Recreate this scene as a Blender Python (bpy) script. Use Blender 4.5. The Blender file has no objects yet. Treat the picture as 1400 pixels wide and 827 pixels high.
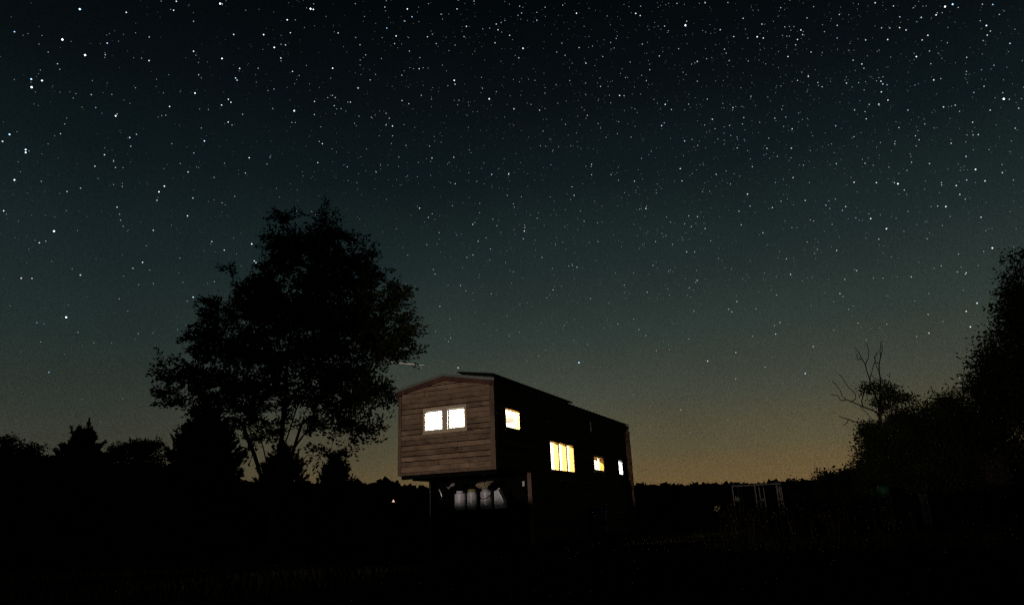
import bpy, math, random
import numpy as np
from mathutils import Vector, Matrix

random.seed(7); RNG = np.random.default_rng(7)
C = bpy.context.scene.collection
SC = bpy.context.scene
PI = math.pi

# ------------------------------------------------------------------ camera
FPX, PITCH, ROLL, CAMZ = 937.7, 0.3041, -0.0401, 0.75
_F = Vector((0, math.cos(PITCH), math.sin(PITCH)))
_R0 = Vector((1, 0, 0)); _U0 = _R0.cross(_F)
_R = _R0 * math.cos(ROLL) + _U0 * math.sin(ROLL)
_U = -_R0 * math.sin(ROLL) + _U0 * math.cos(ROLL)
cam = bpy.data.cameras.new('camera'); camo = bpy.data.objects.new('camera', cam); C.objects.link(camo)
cam.sensor_width = 36; cam.lens = 36 * FPX / 1400; cam.clip_end = 20000; cam.clip_start = 0.05
m = Matrix((_R, _U, -_F)).transposed().to_4x4(); m.translation = (0, 0, CAMZ); camo.matrix_world = m
SC.camera = camo

def ray(px, py):
    return _F * FPX + _R * (px - 700) - _U * (py - 413.5)
def at(px, py, Y):
    d = ray(px, py); return Vector((0, 0, CAMZ)) + d * (Y / d.y)

# ------------------------------------------------------------------ materials
def mat(name, col, rough=0.8, metal=0.0, spec=0.3, noise=None, scale=6, emit=None, estr=0, bump=0):
    mt = bpy.data.materials.new(name); mt.use_nodes = True
    nt = mt.node_tree; b = nt.nodes['Principled BSDF']
    b.inputs['Base Color'].default_value = (*col, 1); b.inputs['Roughness'].default_value = rough
    b.inputs['Metallic'].default_value = metal; b.inputs['Specular IOR Level'].default_value = spec
    if noise is not None:
        tc = nt.nodes.new('ShaderNodeTexCoord'); n = nt.nodes.new('ShaderNodeTexNoise')
        n.inputs['Scale'].default_value = scale; n.inputs['Detail'].default_value = 5
        cr = nt.nodes.new('ShaderNodeValToRGB')
        cr.color_ramp.elements[0].position = 0.3; cr.color_ramp.elements[1].position = 0.7
        cr.color_ramp.elements[0].color = (*noise, 1); cr.color_ramp.elements[1].color = (*col, 1)
        nt.links.new(tc.outputs['Object'], n.inputs['Vector']); nt.links.new(n.outputs['Fac'], cr.inputs['Fac'])
        nt.links.new(cr.outputs['Color'], b.inputs['Base Color'])
        if bump:
            bp = nt.nodes.new('ShaderNodeBump'); bp.inputs['Strength'].default_value = bump
            nt.links.new(n.outputs['Fac'], bp.inputs['Height']); nt.links.new(bp.outputs['Normal'], b.inputs['Normal'])
    if emit:
        b.inputs['Emission Color'].default_value = (*emit, 1); b.inputs['Emission Strength'].default_value = estr
    return mt

def wood_mat(name, dark, light, pitch=0.125, axis='z', lenaxis='x', grain=(2.2, 2.2, 60), z0=0.0, blot=0.5, tone=0.42):
    """weathered boards: tone per board, long grain, knots and stains"""
    mt = bpy.data.materials.new(name); mt.use_nodes = True
    nt = mt.node_tree; N = nt.nodes.new; L = nt.links.new; b = nt.nodes['Principled BSDF']
    b.inputs['Roughness'].default_value = 0.85; b.inputs['Specular IOR Level'].default_value = 0.15
    tc = N('ShaderNodeTexCoord'); sep = N('ShaderNodeSeparateXYZ'); L(tc.outputs['Object'], sep.inputs[0])
    sub = N('ShaderNodeMath'); sub.operation = 'SUBTRACT'; L(sep.outputs['Z'], sub.inputs[0]); sub.inputs[1].default_value = z0
    dv = N('ShaderNodeMath'); dv.operation = 'DIVIDE'; L(sub.outputs[0], dv.inputs[0]); dv.inputs[1].default_value = pitch
    fl = N('ShaderNodeMath'); fl.operation = 'FLOOR'; L(dv.outputs[0], fl.inputs[0])
    wn = N('ShaderNodeTexWhiteNoise'); wn.noise_dimensions = '1D'; L(fl.outputs[0], wn.inputs['W'])
    off = N('ShaderNodeCombineXYZ'); ml = N('ShaderNodeMath'); ml.operation = 'MULTIPLY'; L(fl.outputs[0], ml.inputs[0]); ml.inputs[1].default_value = 7.31
    L(ml.outputs[0], off.inputs[0]); L(ml.outputs[0], off.inputs[1])
    ad = N('ShaderNodeVectorMath'); L(tc.outputs['Object'], ad.inputs[0]); L(off.outputs[0], ad.inputs[1])
    mp = N('ShaderNodeMapping'); mp.inputs['Scale'].default_value = grain; L(ad.outputs[0], mp.inputs[0])
    n1 = N('ShaderNodeTexNoise'); n1.inputs['Scale'].default_value = 1; n1.inputs['Detail'].default_value = 8; n1.inputs['Roughness'].default_value = 0.7; L(mp.outputs[0], n1.inputs['Vector'])
    n2 = N('ShaderNodeTexNoise'); n2.inputs['Scale'].default_value = 3.0; n2.inputs['Detail'].default_value = 4; L(ad.outputs[0], n2.inputs['Vector'])
    a1 = N('ShaderNodeMath'); a1.operation = 'MULTIPLY'; L(n1.outputs['Fac'], a1.inputs[0]); a1.inputs[1].default_value = 1.25
    a2 = N('ShaderNodeMath'); a2.operation = 'MULTIPLY_ADD'; L(wn.outputs['Value'], a2.inputs[0]); a2.inputs[1].default_value = tone; L(a1.outputs[0], a2.inputs[2])
    a3 = N('ShaderNodeMath'); a3.operation = 'MULTIPLY_ADD'; L(n2.outputs['Fac'], a3.inputs[0]); a3.inputs[1].default_value = blot; L(a2.outputs[0], a3.inputs[2])
    cr = N('ShaderNodeValToRGB'); cr.color_ramp.elements[0].position = 0.62; cr.color_ramp.elements[1].position = 1.45 if False else 1.0
    mr = N('ShaderNodeMapRange'); L(a3.outputs[0], mr.inputs[0]); mr.inputs[1].default_value = 0.62 + (tone - 0.42) * 0.5 + (blot - 0.5) * 0.4; mr.inputs[2].default_value = 1.5 + (tone - 0.42) * 0.5 + (blot - 0.5) * 0.5
    cr.color_ramp.elements[0].position = 0.0
    cr.color_ramp.elements[0].color = (*dark, 1); cr.color_ramp.elements[1].color = (*light, 1)
    L(mr.outputs[0], cr.inputs['Fac']); L(cr.outputs['Color'], b.inputs['Base Color'])
    bp = N('ShaderNodeBump'); bp.inputs['Strength'].default_value = 0.35; bp.inputs['Distance'].default_value = 0.004
    L(n1.outputs['Fac'], bp.inputs['Height']); L(bp.outputs['Normal'], b.inputs['Normal'])
    return mt

M = {}
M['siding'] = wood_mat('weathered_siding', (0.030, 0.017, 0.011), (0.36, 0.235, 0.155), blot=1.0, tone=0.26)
M['siding_shaded'] = wood_mat('weathered_siding_shaded', (0.025, 0.013, 0.009), (0.14, 0.085, 0.06))  # front siding again, darkened: shade of the unlit walls put into its colour
M['trim'] = wood_mat('red_brown_trim', (0.06, 0.035, 0.024), (0.25, 0.16, 0.11), pitch=3, grain=(30, 30, 2.5))
M['fascia'] = mat('dark_red_fascia', (0.11, 0.042, 0.027), 0.85, noise=(0.05, 0.02, 0.014), scale=9)
M['bark_board'] = mat('rough_slab_wood', (0.17, 0.080, 0.052), 0.9, noise=(0.02, 0.010, 0.008), scale=11, bump=0.4)
M['pine'] = mat('pale_pine', (0.52, 0.40, 0.27), 0.6, noise=(0.42, 0.31, 0.20), scale=12)
M['jamb'] = mat('yellow_pine_jamb', (0.78, 0.50, 0.12), 0.6, noise=(0.70, 0.43, 0.09), scale=8)
M['roofmetal'] = mat('galvanised_roof', (0.15, 0.165, 0.145), 0.5, 0.1, noise=(0.11, 0.12, 0.105), scale=5)
M['solar'] = mat('solar_glass', (0.004, 0.005, 0.008), 0.5, 0, 0.1)
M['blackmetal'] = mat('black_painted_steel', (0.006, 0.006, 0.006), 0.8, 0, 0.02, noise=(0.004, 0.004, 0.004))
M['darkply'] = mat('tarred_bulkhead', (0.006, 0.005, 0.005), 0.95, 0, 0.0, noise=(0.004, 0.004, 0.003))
M['steel'] = mat('bare_steel', (0.5, 0.5, 0.5), 0.3, 0.9, noise=(0.35, 0.35, 0.36), scale=20)
M['interior'] = mat('interior_white', (0.82, 0.80, 0.76), 0.8, noise=(0.78, 0.76, 0.72), scale=2)
M['tankwhite'] = mat('white_tank_paint', (0.85, 0.81, 0.85), 0.27, 0, 1.0, noise=(0.55, 0.51, 0.55), scale=9)
M['tankgrey'] = mat('grey_tank_paint', (0.66, 0.62, 0.65), 0.22, 0, 1.0, noise=(0.36, 0.33, 0.35), scale=9)
for k_ in ('tankwhite', 'tankgrey'):
    nt_ = M[k_].node_tree; tg_ = nt_.nodes.new('ShaderNodeTangent'); tg_.direction_type = 'RADIAL'; tg_.axis = 'Z'; b_ = nt_.nodes['Principled BSDF']
    b_.inputs['Anisotropic'].default_value = 0.9; b_.inputs['Anisotropic Rotation'].default_value = 0.25; b_.inputs['Roughness'].default_value = 0.38; nt_.links.new(tg_.outputs[0], b_.inputs['Tangent'])
M['yellowcap'] = mat('dull_yellow_plastic', (0.30, 0.26, 0.10), 0.6)
M['hose'] = mat('black_rubber', (0.012, 0.012, 0.012), 0.5)
M['canvas'] = mat('beige_canvas', (0.34, 0.27, 0.17), 0.95, noise=(0.25, 0.19, 0.12), scale=14, bump=0.4)
M['label'] = mat('pale_plastic', (0.55, 0.58, 0.58), 0.5)
M['bark'] = mat('tree_bark', (0.060, 0.042, 0.030), 0.95, 0, 0.1, noise=(0.025, 0.018, 0.013), scale=14, bump=0.5)
M['greybark'] = mat('grey_dead_bark', (0.07, 0.055, 0.045), 0.95, 0, 0.1, noise=(0.03, 0.025, 0.02), scale=14)
M['leaf'] = mat('leaves', (0.050, 0.052, 0.018), 0.8, 0, 0.0, noise=(0.022, 0.026, 0.010), scale=1.3)
M['leaf2'] = mat('willow_leaves', (0.030, 0.034, 0.013), 0.8, 0, 0.0, noise=(0.010, 0.012, 0.005), scale=0.9)
M['leafdark'] = mat('dark_leaves', (0.012, 0.014, 0.006), 0.9, 0, 0.0, noise=(0.007, 0.008, 0.004), scale=0.9)
M['needle'] = mat('cedar_needles', (0.022, 0.032, 0.014), 0.85, 0, 0.08, noise=(0.014, 0.020, 0.010), scale=1.5)
M['farleaf'] = mat('far_leaves', (0.020, 0.026, 0.012), 0.9, 0, 0.05, noise=(0.013, 0.018, 0.009), scale=0.2)
M['ground'] = mat('dark_grassy_soil', (0.020, 0.018, 0.010), 1.0, 0, 0.0, noise=(0.010, 0.009, 0.006), scale=0.8)
M['grass'] = mat('grass_blades', (0.008, 0.010, 0.004), 0.9, 0, 0.0, noise=(0.005, 0.006, 0.003), scale=2)
M['weeds'] = mat('dry_weed_stems', (0.032, 0.023, 0.013), 0.9, 0, 0.0, noise=(0.018, 0.013, 0.008), scale=3)
M['greywood'] = mat('weathered_grey_wood', (0.40, 0.35, 0.33), 0.85, noise=(0.24, 0.20, 0.19), scale=6)
M['blue'] = mat('blue_plastic', (0.010, 0.012, 0.09), 0.5, noise=(0.008, 0.01, 0.07))
M['green'] = mat('green_plastic', (0.008, 0.06, 0.028), 0.6, noise=(0.004, 0.03, 0.014))
M['flower'] = mat('pale_seed_head', (0.55, 0.50, 0.38), 0.9, noise=(0.4, 0.35, 0.25), scale=30)
M['lampglow'] = mat('lamp_shade_glow', (0.8, 0.7, 0.6), 0.6, emit=(1.0, 0.62, 0.45), estr=0.9)
M['curtain'] = mat('orange_curtain', (0.85, 0.62, 0.34), 0.9, noise=(0.75, 0.5, 0.24), scale=10)

# glass: thin, clear, faintly reflecting
g = bpy.data.materials.new('window_glass'); g.use_nodes = True; nt = g.node_tree; nt.nodes.clear()
o = nt.nodes.new('ShaderNodeOutputMaterial'); mx = nt.nodes.new('ShaderNodeMixShader'); tr = nt.nodes.new('ShaderNodeBsdfTransparent'); gl = nt.nodes.new('ShaderNodeBsdfGlossy')
gl.inputs['Roughness'].default_value = 0.03; mx.inputs[0].default_value = 0.06; tr.inputs[0].default_value = (0.96, 0.97, 0.96, 1)
nt.links.new(tr.outputs[0], mx.inputs[1]); nt.links.new(gl.outputs[0], mx.inputs[2]); nt.links.new(mx.outputs[0], o.inputs[0]); M['glass'] = g

# ------------------------------------------------------------------ mesh helpers
class MB:
    def __init__(s): s.v = []; s.f = []
    def add(s, vs, fs):
        n = len(s.v); s.v += [tuple(v) for v in vs]; s.f += [tuple(i + n for i in f) for f in fs]; return s
    def box(s, x0, x1, y0, y1, z0, z1):
        return s.add([(x, y, z) for z in (z0, z1) for y in (y0, y1) for x in (x0, x1)],
                     [(0, 2, 3, 1), (4, 5, 7, 6), (0, 1, 5, 4), (2, 6, 7, 3), (0, 4, 6, 2), (1, 3, 7, 5)])
    def prism(s, poly, fn, a, b):
        """2-D polygon mapped by fn(p,q,depth) between depth a and b"""
        n = len(poly); vs = [fn(p, q, a) for p, q in poly] + [fn(p, q, b) for p, q in poly]
        fs = [tuple(range(n)), tuple(range(2 * n - 1, n - 1, -1))] + [(i, i + n, (i + 1) % n + n, (i + 1) % n) for i in range(n)]
        return s.add(vs, fs)
    def tube(s, pts, rad, k=8, cap=True):
        pts = [Vector(p) for p in pts]; n = len(pts)
        if not hasattr(rad, '__len__'): rad = [rad] * n
        vs = []; up = None
        for i, p in enumerate(pts):
            d = (pts[min(i + 1, n - 1)] - pts[max(i - 1, 0)]).normalized()
            if up is None: up = Vector((0, 0, 1)) if abs(d.z) < 0.9 else Vector((1, 0, 0))
            a = d.cross(up).normalized(); b = d.cross(a).normalized(); up = a.cross(d)
            vs += [p + (a * math.cos(2 * PI * j / k) + b * math.sin(2 * PI * j / k)) * rad[i] for j in range(k)]
        fs = [(i * k + j, i * k + (j + 1) % k, (i + 1) * k + (j + 1) % k, (i + 1) * k + j) for i in range(n - 1) for j in range(k)]
        if cap: fs += [tuple(range(k - 1, -1, -1)), tuple((n - 1) * k + j for j in range(k))]
        return s.add(vs, fs)
    def lathe(s, prof, c=(0, 0, 0), k=24):
        vs = [(c[0] + r * math.cos(2 * PI * j / k), c[1] + r * math.sin(2 * PI * j / k), c[2] + z) for r, z in prof for j in range(k)]
        n = len(prof)
        fs = [(i * k + j, i * k + (j + 1) % k, (i + 1) * k + (j + 1) % k, (i + 1) * k + j) for i in range(n - 1) for j in range(k)]
        fs += [tuple(range(k - 1, -1, -1)), tuple((n - 1) * k + j for j in range(k))]
        return s.add(vs, fs)
    def build(s, name, mt, parent=None, smooth=False):
        me = bpy.data.meshes.new(name); me.from_pydata(s.v, [], s.f); me.validate(); me.materials.append(mt)
        if smooth: me.polygons.foreach_set('use_smooth', [True] * len(me.polygons))
        ob = bpy.data.objects.new(name, me); C.objects.link(ob); ob.parent = parent
        return ob

def tag(o, label=None, cat=None, group=None, kind=None):
    for k, v in (('label', label), ('category', cat), ('group', group), ('kind', kind)):
        if v: o[k] = v
    return o
def thing(name, label, cat, loc=(0, 0, 0), rz=0, group=None):
    e = bpy.data.objects.new(name, None); C.objects.link(e); e.location = loc; e.rotation_euler = (0, 0, rz)
    e.empty_display_size = 0.2
    return tag(e, label, cat, group)
def quads(name, V, mt, parent=None, per=4):
    """V: (n*per,3) array, each run of `per` verts is one face"""
    me = bpy.data.meshes.new(name); n = len(V) // per
    me.vertices.add(n * per); me.vertices.foreach_set('co', np.ascontiguousarray(V, dtype=np.float32).ravel())
    me.loops.add(n * per); me.loops.foreach_set('vertex_index', np.arange(n * per, dtype=np.int32))
    me.polygons.add(n); me.polygons.foreach_set('loop_start', np.arange(0, n * per, per, dtype=np.int32))
    me.update(calc_edges=True); me.materials.append(mt)
    ob = bpy.data.objects.new(name, me); C.objects.link(ob); ob.parent = parent
    return ob
def leaf_array(cent, direc, L, Wd):
    """diamond leaves: cent (n,3), direc (n,3) unit, lengths, widths"""
    n = len(cent); r = RNG.normal(size=(n, 3)); side = np.cross(direc, r); side /= np.linalg.norm(side, axis=1)[:, None] + 1e-9
    L = np.asarray(L).reshape(-1, 1); Wd = np.asarray(Wd).reshape(-1, 1)
    a = cent; b = cent + direc * L * 0.45 + side * Wd; c = cent + direc * L; d = cent + direc * L * 0.45 - side * Wd
    return np.stack([a, b, c, d], 1).reshape(-1, 3)
def unit(a): return a / (np.linalg.norm(a, axis=1)[:, None] + 1e-9)

# ------------------------------------------------------------------ ground
mb = MB(); rings = [0, 3, 8, 15, 25, 40, 70, 120, 220, 500, 1500, 5000, 15000]; K = 72
vs = [(0, 0, 0)]; fs = []
for i, r in enumerate(rings[1:]):
    for k in range(K):
        a = 2 * PI * k / K
        z = 0.0 if r < 10 or r > 200 else 0.12 * math.sin(a * 5 + r) * min(1, (r - 8) / 20)
        vs.append((r * math.cos(a), r * math.sin(a) + 5, min(z, 0.08)))
for k in range(K): fs.append((0, 1 + k, 1 + (k + 1) % K))
for i in range(len(rings) - 2):
    for k in range(K):
        a = 1 + i * K; fs.append((a + k, a + K + k, a + K + (k + 1) % K, a + (k + 1) % K))
mb.add(vs, fs); tag(mb.build('ground', M['ground'], smooth=True), 'dark grassy field in the night', kind='structure')

# added, unseen bank around the lamp; it keeps the lamp's light off the ground
LAMP = Vector((-14.74, -15.04, 1.45))
mb = MB(); vs = []; fs = []; NA = 40; prof = [(-0.75, -0.02), (-0.5, 0.45), (-0.22, 1.2), (0, 1.443), (0.2, 1.2), (0.5, 0.4), (0.9, -0.02)]
for i in range(NA):
    a = math.radians(-50 + 160 * i / (NA - 1)); d = Vector((math.sin(a), math.cos(a), 0)); e = min(1, i / 4, (NA - 1 - i) / 4)
    for r, z in prof:
        p = Vector((LAMP.x, LAMP.y, 0)) + d * (0.85 + r * 0.9); vs.append((p.x, p.y, z * e if z > 0 else z))
n = len(prof)
for i in range(NA - 1):
    for j in range(n - 1): fs.append((i * n + j, i * n + j + 1, (i + 1) * n + j + 1, (i + 1) * n + j))
mb.add(vs, fs); tag(mb.build('light_block_bank', M['ground'], smooth=True), 'low earth bank of the field', kind='structure')

# ------------------------------------------------------------------ the house on its gooseneck trailer
YAW = 0.434; W = 2.6; LEN = 10.91; NECK = 1.76
ZB, ZE, ZT, ZR = 1.815, 3.71, 3.87, 4.11      # neck underside, wall top at eaves, roof top at eaves, ridge
house = thing('tiny_house', 'brown wooden house on a high trailer, its windows glowing white', 'house', (-0.516, 15.728, 0), -YAW)
HM = Matrix.Translation((-0.516, 15.728, 0)) @ Matrix.Rotation(-YAW, 4, 'Z'); HI = HM.inverted()
def hl(px, py, axis, val):
    """pixel -> house-local point on the plane local[axis] == val"""
    o = HI @ Vector((0, 0, CAMZ)); d = HI.to_3x3() @ ray(px, py)
    return o + d * ((val - o[axis]) / d[axis])

def gable(x, base=ZE): return base + (ZR - ZT) * (1 - abs(x + W / 2) / (W / 2))
def clip(poly, a, b, c):      # keep a*x+b*y<=c
    out = []
    for i in range(len(poly)):
        p, q = poly[i], poly[(i + 1) % len(poly)]; fp = a * p[0] + b * p[1] - c; fq = a * q[0] + b * q[1] - c
        if fp <= 0: out.append(p)
        if fp * fq < 0:
            t = fp / (fp - fq); out.append((p[0] + (q[0] - p[0]) * t, p[1] + (q[1] - p[1]) * t))
    return out
SL = (ZR - ZT) / (W / 2)
def boards(mb, p0, p1, z0, z1, opens, fn, pitch=0.125, th=0.022, gabled=False, seed=1, joints=True):
    rd = random.Random(seed); z = math.floor(z0 / pitch) * pitch
    while z < z1:
        a, b = max(z, z0), min(z + pitch - rd.choice((0.007, 0.009, 0.013, 0.019)), z1)
        if b - a > 0.012:
            zs = sorted({a, b} | {t for o in opens for t in (o[2], o[3]) if a < t < b})
            js = [p0] + (sorted(rd.uniform(p0 + 0.4, p1 - 0.4) for _ in range(int((p1 - p0) / 2.0))) if joints else []) + [p1]
            for q0, q1 in zip(js[:-1], js[1:]):
                dep = th + rd.uniform(-0.003, 0.004); g0 = rd.uniform(0.001, 0.005)
                for za, zb_ in zip(zs[:-1], zs[1:]):
                    segs = [(q0 + g0, q1 - g0)]
                    for o in opens:
                        if o[2] < (za + zb_) / 2 < o[3]:
                            ns = []
                            for s0, s1 in segs:
                                if o[1] <= s0 or o[0] >= s1: ns.append((s0, s1)); continue
                                if o[0] > s0: ns.append((s0, o[0]))
                                if o[1] < s1: ns.append((o[1], s1))
                            segs = ns
                    for s0, s1 in segs:
                        if s1 - s0 < 0.004: continue
                        P = [(s0, za), (s1, za), (s1, zb_), (s0, zb_)]
                        if gabled:
                            P = clip(P, -SL, 1, ZE + SL * W); P = clip(P, SL, 1, ZE) if P else P
                        if len(P) >= 3: mb.prism(P, fn, 0, dep)
        z += pitch
def shell(mb, p0, p1, z0, z1, opens, fn, a, b):
    xs = sorted({p0, p1} | {t for o in opens for t in o[:2] if p0 < t < p1}); zs = sorted({z0, z1} | {t for o in opens for t in o[2:] if z0 < t < z1})
    for x0, x1 in zip(xs[:-1], xs[1:]):
        for y0, y1 in zip(zs[:-1], zs[1:]):
            cx, cy = (x0 + x1) / 2, (y0 + y1) / 2
            if not any(o[0] < cx < o[1] and o[2] < cy < o[3] for o in opens): mb.prism([(x0, y0), (x1, y0), (x1, y1), (x0, y1)], fn, a, b)

front = lambda p, q, d: (p, -d, q)              # depth grows towards the camera
side = lambda p, q, d: (d, p, q)                # p along the length, depth outwards (right side)
left = lambda p, q, d: (-W - d, p, q)
back = lambda p, q, d: (p, LEN + d, q)
under = lambda p, q, d: (p, NECK - d, q)

# openings (clear holes)
FW = [(-W + 0.775, -W + 1.243, 2.795, 3.275), (-W + 1.37, -W + 1.848, 2.795, 3.275)]
SWIN = [(0.56, 1.34, 2.79, 3.25), (3.225, 3.80, 1.93, 2.69), (3.86, 4.40, 1.93, 2.69), (4.46, 5.00, 1.93, 2.69), (6.76, 7.71, 2.075, 2.49), (9.33, 9.80, 2.03, 2.53)]
SKIRT = 0.12
mb = MB(); boards(mb, -W + 0.09, -0.09, ZB, ZR, FW, front, gabled=True, seed=3)
fwall = mb.build('front_wall', M['siding'], house)
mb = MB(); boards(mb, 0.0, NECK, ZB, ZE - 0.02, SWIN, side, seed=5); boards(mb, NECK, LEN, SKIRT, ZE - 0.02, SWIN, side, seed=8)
swall = mb.build('side_wall', M['siding_shaded'], house)
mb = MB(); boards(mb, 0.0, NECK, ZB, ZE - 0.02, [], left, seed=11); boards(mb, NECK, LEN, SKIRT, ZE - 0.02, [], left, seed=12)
mb.build('side_wall', M['siding_shaded'], house)
mb = MB(); boards(mb, -W, 0, SKIRT, ZR, [], back, gabled=True, seed=14); mb.build('rear_wall', M['siding_shaded'], house)
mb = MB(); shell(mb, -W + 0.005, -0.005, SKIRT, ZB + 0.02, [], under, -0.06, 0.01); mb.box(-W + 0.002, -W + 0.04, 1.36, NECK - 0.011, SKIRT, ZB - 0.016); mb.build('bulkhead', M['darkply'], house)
# lining (inside of the walls, floors, ceiling) - keeps the light in
NKO = lambda ops, lo: [o for o in ops if (o[0] < NECK) == lo]
def skin(mb, a, b, e):
    shell(mb, -W + e, -e, ZB + 0.06, ZE, FW, front, a, b)
    mb.prism([(-W + e, ZE), (-e, ZE), (-W / 2, ZR - 0.16)], front, a, b)
    for fn, ops in ((side, SWIN), (left, [])):
        shell(mb, 0.101, NECK, ZB + 0.06, ZE, NKO(ops, True), fn, a, b)
        shell(mb, NECK, LEN - 0.101, SKIRT, ZE, NKO(ops, False), fn, a, b)
    shell(mb, -W + e, -e, SKIRT, ZE, [], back, a, b); mb.prism([(-W + e, ZE), (-e, ZE), (-W / 2, ZR - 0.16)], back, a, b)
mb = MB(); skin(mb, -0.019, -0.001, 0.0); mb.build('sheathing', M['darkply'], house)
mb = MB(); skin(mb, -0.10, -0.020, 0.021)
mb.box(-W + 0.1, -0.1, 0.1, LEN - 0.1, ZE - 0.06, ZE - 0.02)      # ceiling
mb.box(-W + 0.1, -0.1, 0.1, NECK + 0.06, ZB + 0.065, ZB + 0.12)    # loft floor
mb.box(-W + 0.1, -0.1, NECK + 0.06, LEN - 0.1, 0.62, 0.68)        # main floor
mb.box(-W + 0.1, -0.1, 5.75, 5.83, 0.69, ZE - 0.07)            # partitions
mb.box(-W + 0.1, -0.1, 8.6, 8.68, 0.69, ZE - 0.07)
mb.build('interior_lining', M['interior'], house)
# underside of the neck
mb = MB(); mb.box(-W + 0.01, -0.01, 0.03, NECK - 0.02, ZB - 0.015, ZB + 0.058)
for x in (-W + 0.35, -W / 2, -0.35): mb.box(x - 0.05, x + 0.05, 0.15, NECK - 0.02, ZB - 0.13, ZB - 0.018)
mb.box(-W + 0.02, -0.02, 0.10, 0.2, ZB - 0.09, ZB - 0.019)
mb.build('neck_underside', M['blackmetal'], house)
# trailer tongue and gooseneck coupler under the neck
mb = MB(); mb.box(-W / 2 - 0.55, -W / 2 - 0.45, 0.5, 1.7, 0.80, 0.93); mb.box(-W / 2 + 0.45, -W / 2 + 0.55, 0.5, 1.7, 0.80, 0.93)
mb.box(-2.0, -0.05, 0.95, 1.70, 0.955, 0.98)
mb.tube([(-1.8, 1.6, 0.8), (-1.8, 1.6, 0.0)], 0.05, 8); mb.tube([(-0.75, 1.6, 0.8), (-0.75, 1.6, 0.0)], 0.05, 8); mb.tube([(-1.3, 0.55, 0.85), (-1.3, 0.55, 0.0)], 0.04, 8)
tongue = mb.build('trailer_tongue', M['blackmetal'], house)
# thin landing leg at the left rear of the neck
p0 = hl(588.3, 652, 1, 1.3); p1 = hl(588.6, 688, 1, 1.3)
mb = MB(); mb.tube([(p0.x, 1.3, ZB - 0.02), (p0.x, 1.3, 0.0)], 0.014, 10); mb.lathe([(0.04, 0), (0.04, 0.012)], (p0.x, 1.3, 0.0), 12); mb.lathe([(0.022, 0), (0.022, 0.03)], (p0.x, 1.3, 1.45), 10)
mb.build('landing_leg', M['steel'], house, True)
# coupler hook and crank
p = hl(602, 671, 1, 0.75); q = hl(603.6, 678, 1, 0.75)
mb = MB(); mb.tube([p + Vector((-0.01, 0, 0.07)), p + Vector((-0.03, 0, 0.03)), p, q + Vector((0.01, 0, 0)), q + Vector((0.0, 0, -0.07))], [0.02, 0.035, 0.03, 0.022, 0.012], 10)
mb.build('coupler_hook', M['steel'], house, True)
a = hl(610.5, 665.5, 1, 1.0); b = hl(613.5, 667.5, 1, 1.0); c = hl(616, 664, 1, 1.0); d = hl(622, 661, 1, 1.0)
mb = MB(); mb.tube([a, b, c, (c + d) / 2, d], [0.012, 0.02, 0.016, 0.045, 0.02], 8); mb.build('jack_handle', M['greywood'], house, True)

# corner boards
mb = MB(); mb.box(-0.09, 0.0, -0.034, -0.0005, ZB - 0.01, ZE - 0.005); mb.box(0.0005, 0.030, -0.034, 0.09, ZB - 0.01, ZE - 0.02); mb.build('corner_board', M['trim'], house)
mb = MB(); mb.box(-W, -W + 0.09, -0.034, -0.0005, ZB - 0.01, ZE - 0.005); mb.build('corner_board', M['trim'], house)
mb = MB(); mb.box(-W + 0.09, -0.09, -0.036, -0.024, ZB - 0.012, ZB + 0.035); mb.build('bottom_board', M['trim'], house)
# slab at the far end of the side wall, bark edge showing
mb = MB(); vs = []; nz = 60
rd = random.Random(4)
for i in range(nz + 1):
    z = 0.05 + (ZE - 0.12 - 0.05) * i / nz; wv = 0.165 + rd.uniform(-0.010, 0.012)
    vs += [(0.026, LEN - 0.52, z), (0.026 + wv, LEN - 0.52 + rd.uniform(-.015, .015), z), (0.026 + wv, LEN - 0.45, z), (0.026, LEN - 0.45, z)]
fs = [(i * 4 + j, i * 4 + (j + 1) % 4, i * 4 + 4 + (j + 1) % 4, i * 4 + 4 + j) for i in range(nz) for j in range(4)] + [(3, 2, 1, 0), (nz * 4, nz * 4 + 1, nz * 4 + 2, nz * 4 + 3)]
mb.add(vs, fs); tag(mb.build('corner_slab', M['bark_board'], house), 'rough red-brown slab standing out from the wall near the rear corner')
# red-brown post where the lower body begins
p0 = hl(720.6, 646, 0, 0.04); p1 = hl(725.8, 686, 0, 0.04); print('POST', p0, p1, [hl(x, 660, 1, NECK - 0.1).x for x in (719, 721, 726)])
mb = MB(); yy = NECK - 0.055
mb.prism([(-0.0, 0.15), (0.115, 0.15), (0.10, p0.z), (0.0, p0.z)], lambda x, z, d: (0.0 + x, yy + d, z), 0, 0.05)
tag(mb.build('corner_post', M['trim'], house), 'bare red-brown upright at the start of the lower body')
q = hl(716, 661, 1, NECK - 0.04)
mb = MB(); mb.box(q.x - 0.03, q.x + 0.03, NECK - 0.06, NECK - 0.012, q.z - 0.06, q.z + 0.06); mb.build('outlet_box', M['label'], house)
# vent pipe under the far eave
q = hl(807.3, 577, 0, 0.06); q2 = hl(808, 590, 0, 0.06)
mb = MB(); mb.tube([(0.06, q.y, q.z), (0.06, q.y, q2.z)], 0.015, 8); mb.tube([(0.045, q.y, q.z), (0.045, q.y + 0.55, q.z - 0.02)], 0.01, 6); mb.tube([(0.06, q.y, q2.z), (0.045, q.y + 0.35, q.z - 0.1)], 0.008, 6)
mb.build('eave_bracket', M['roofmetal'], house)

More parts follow.
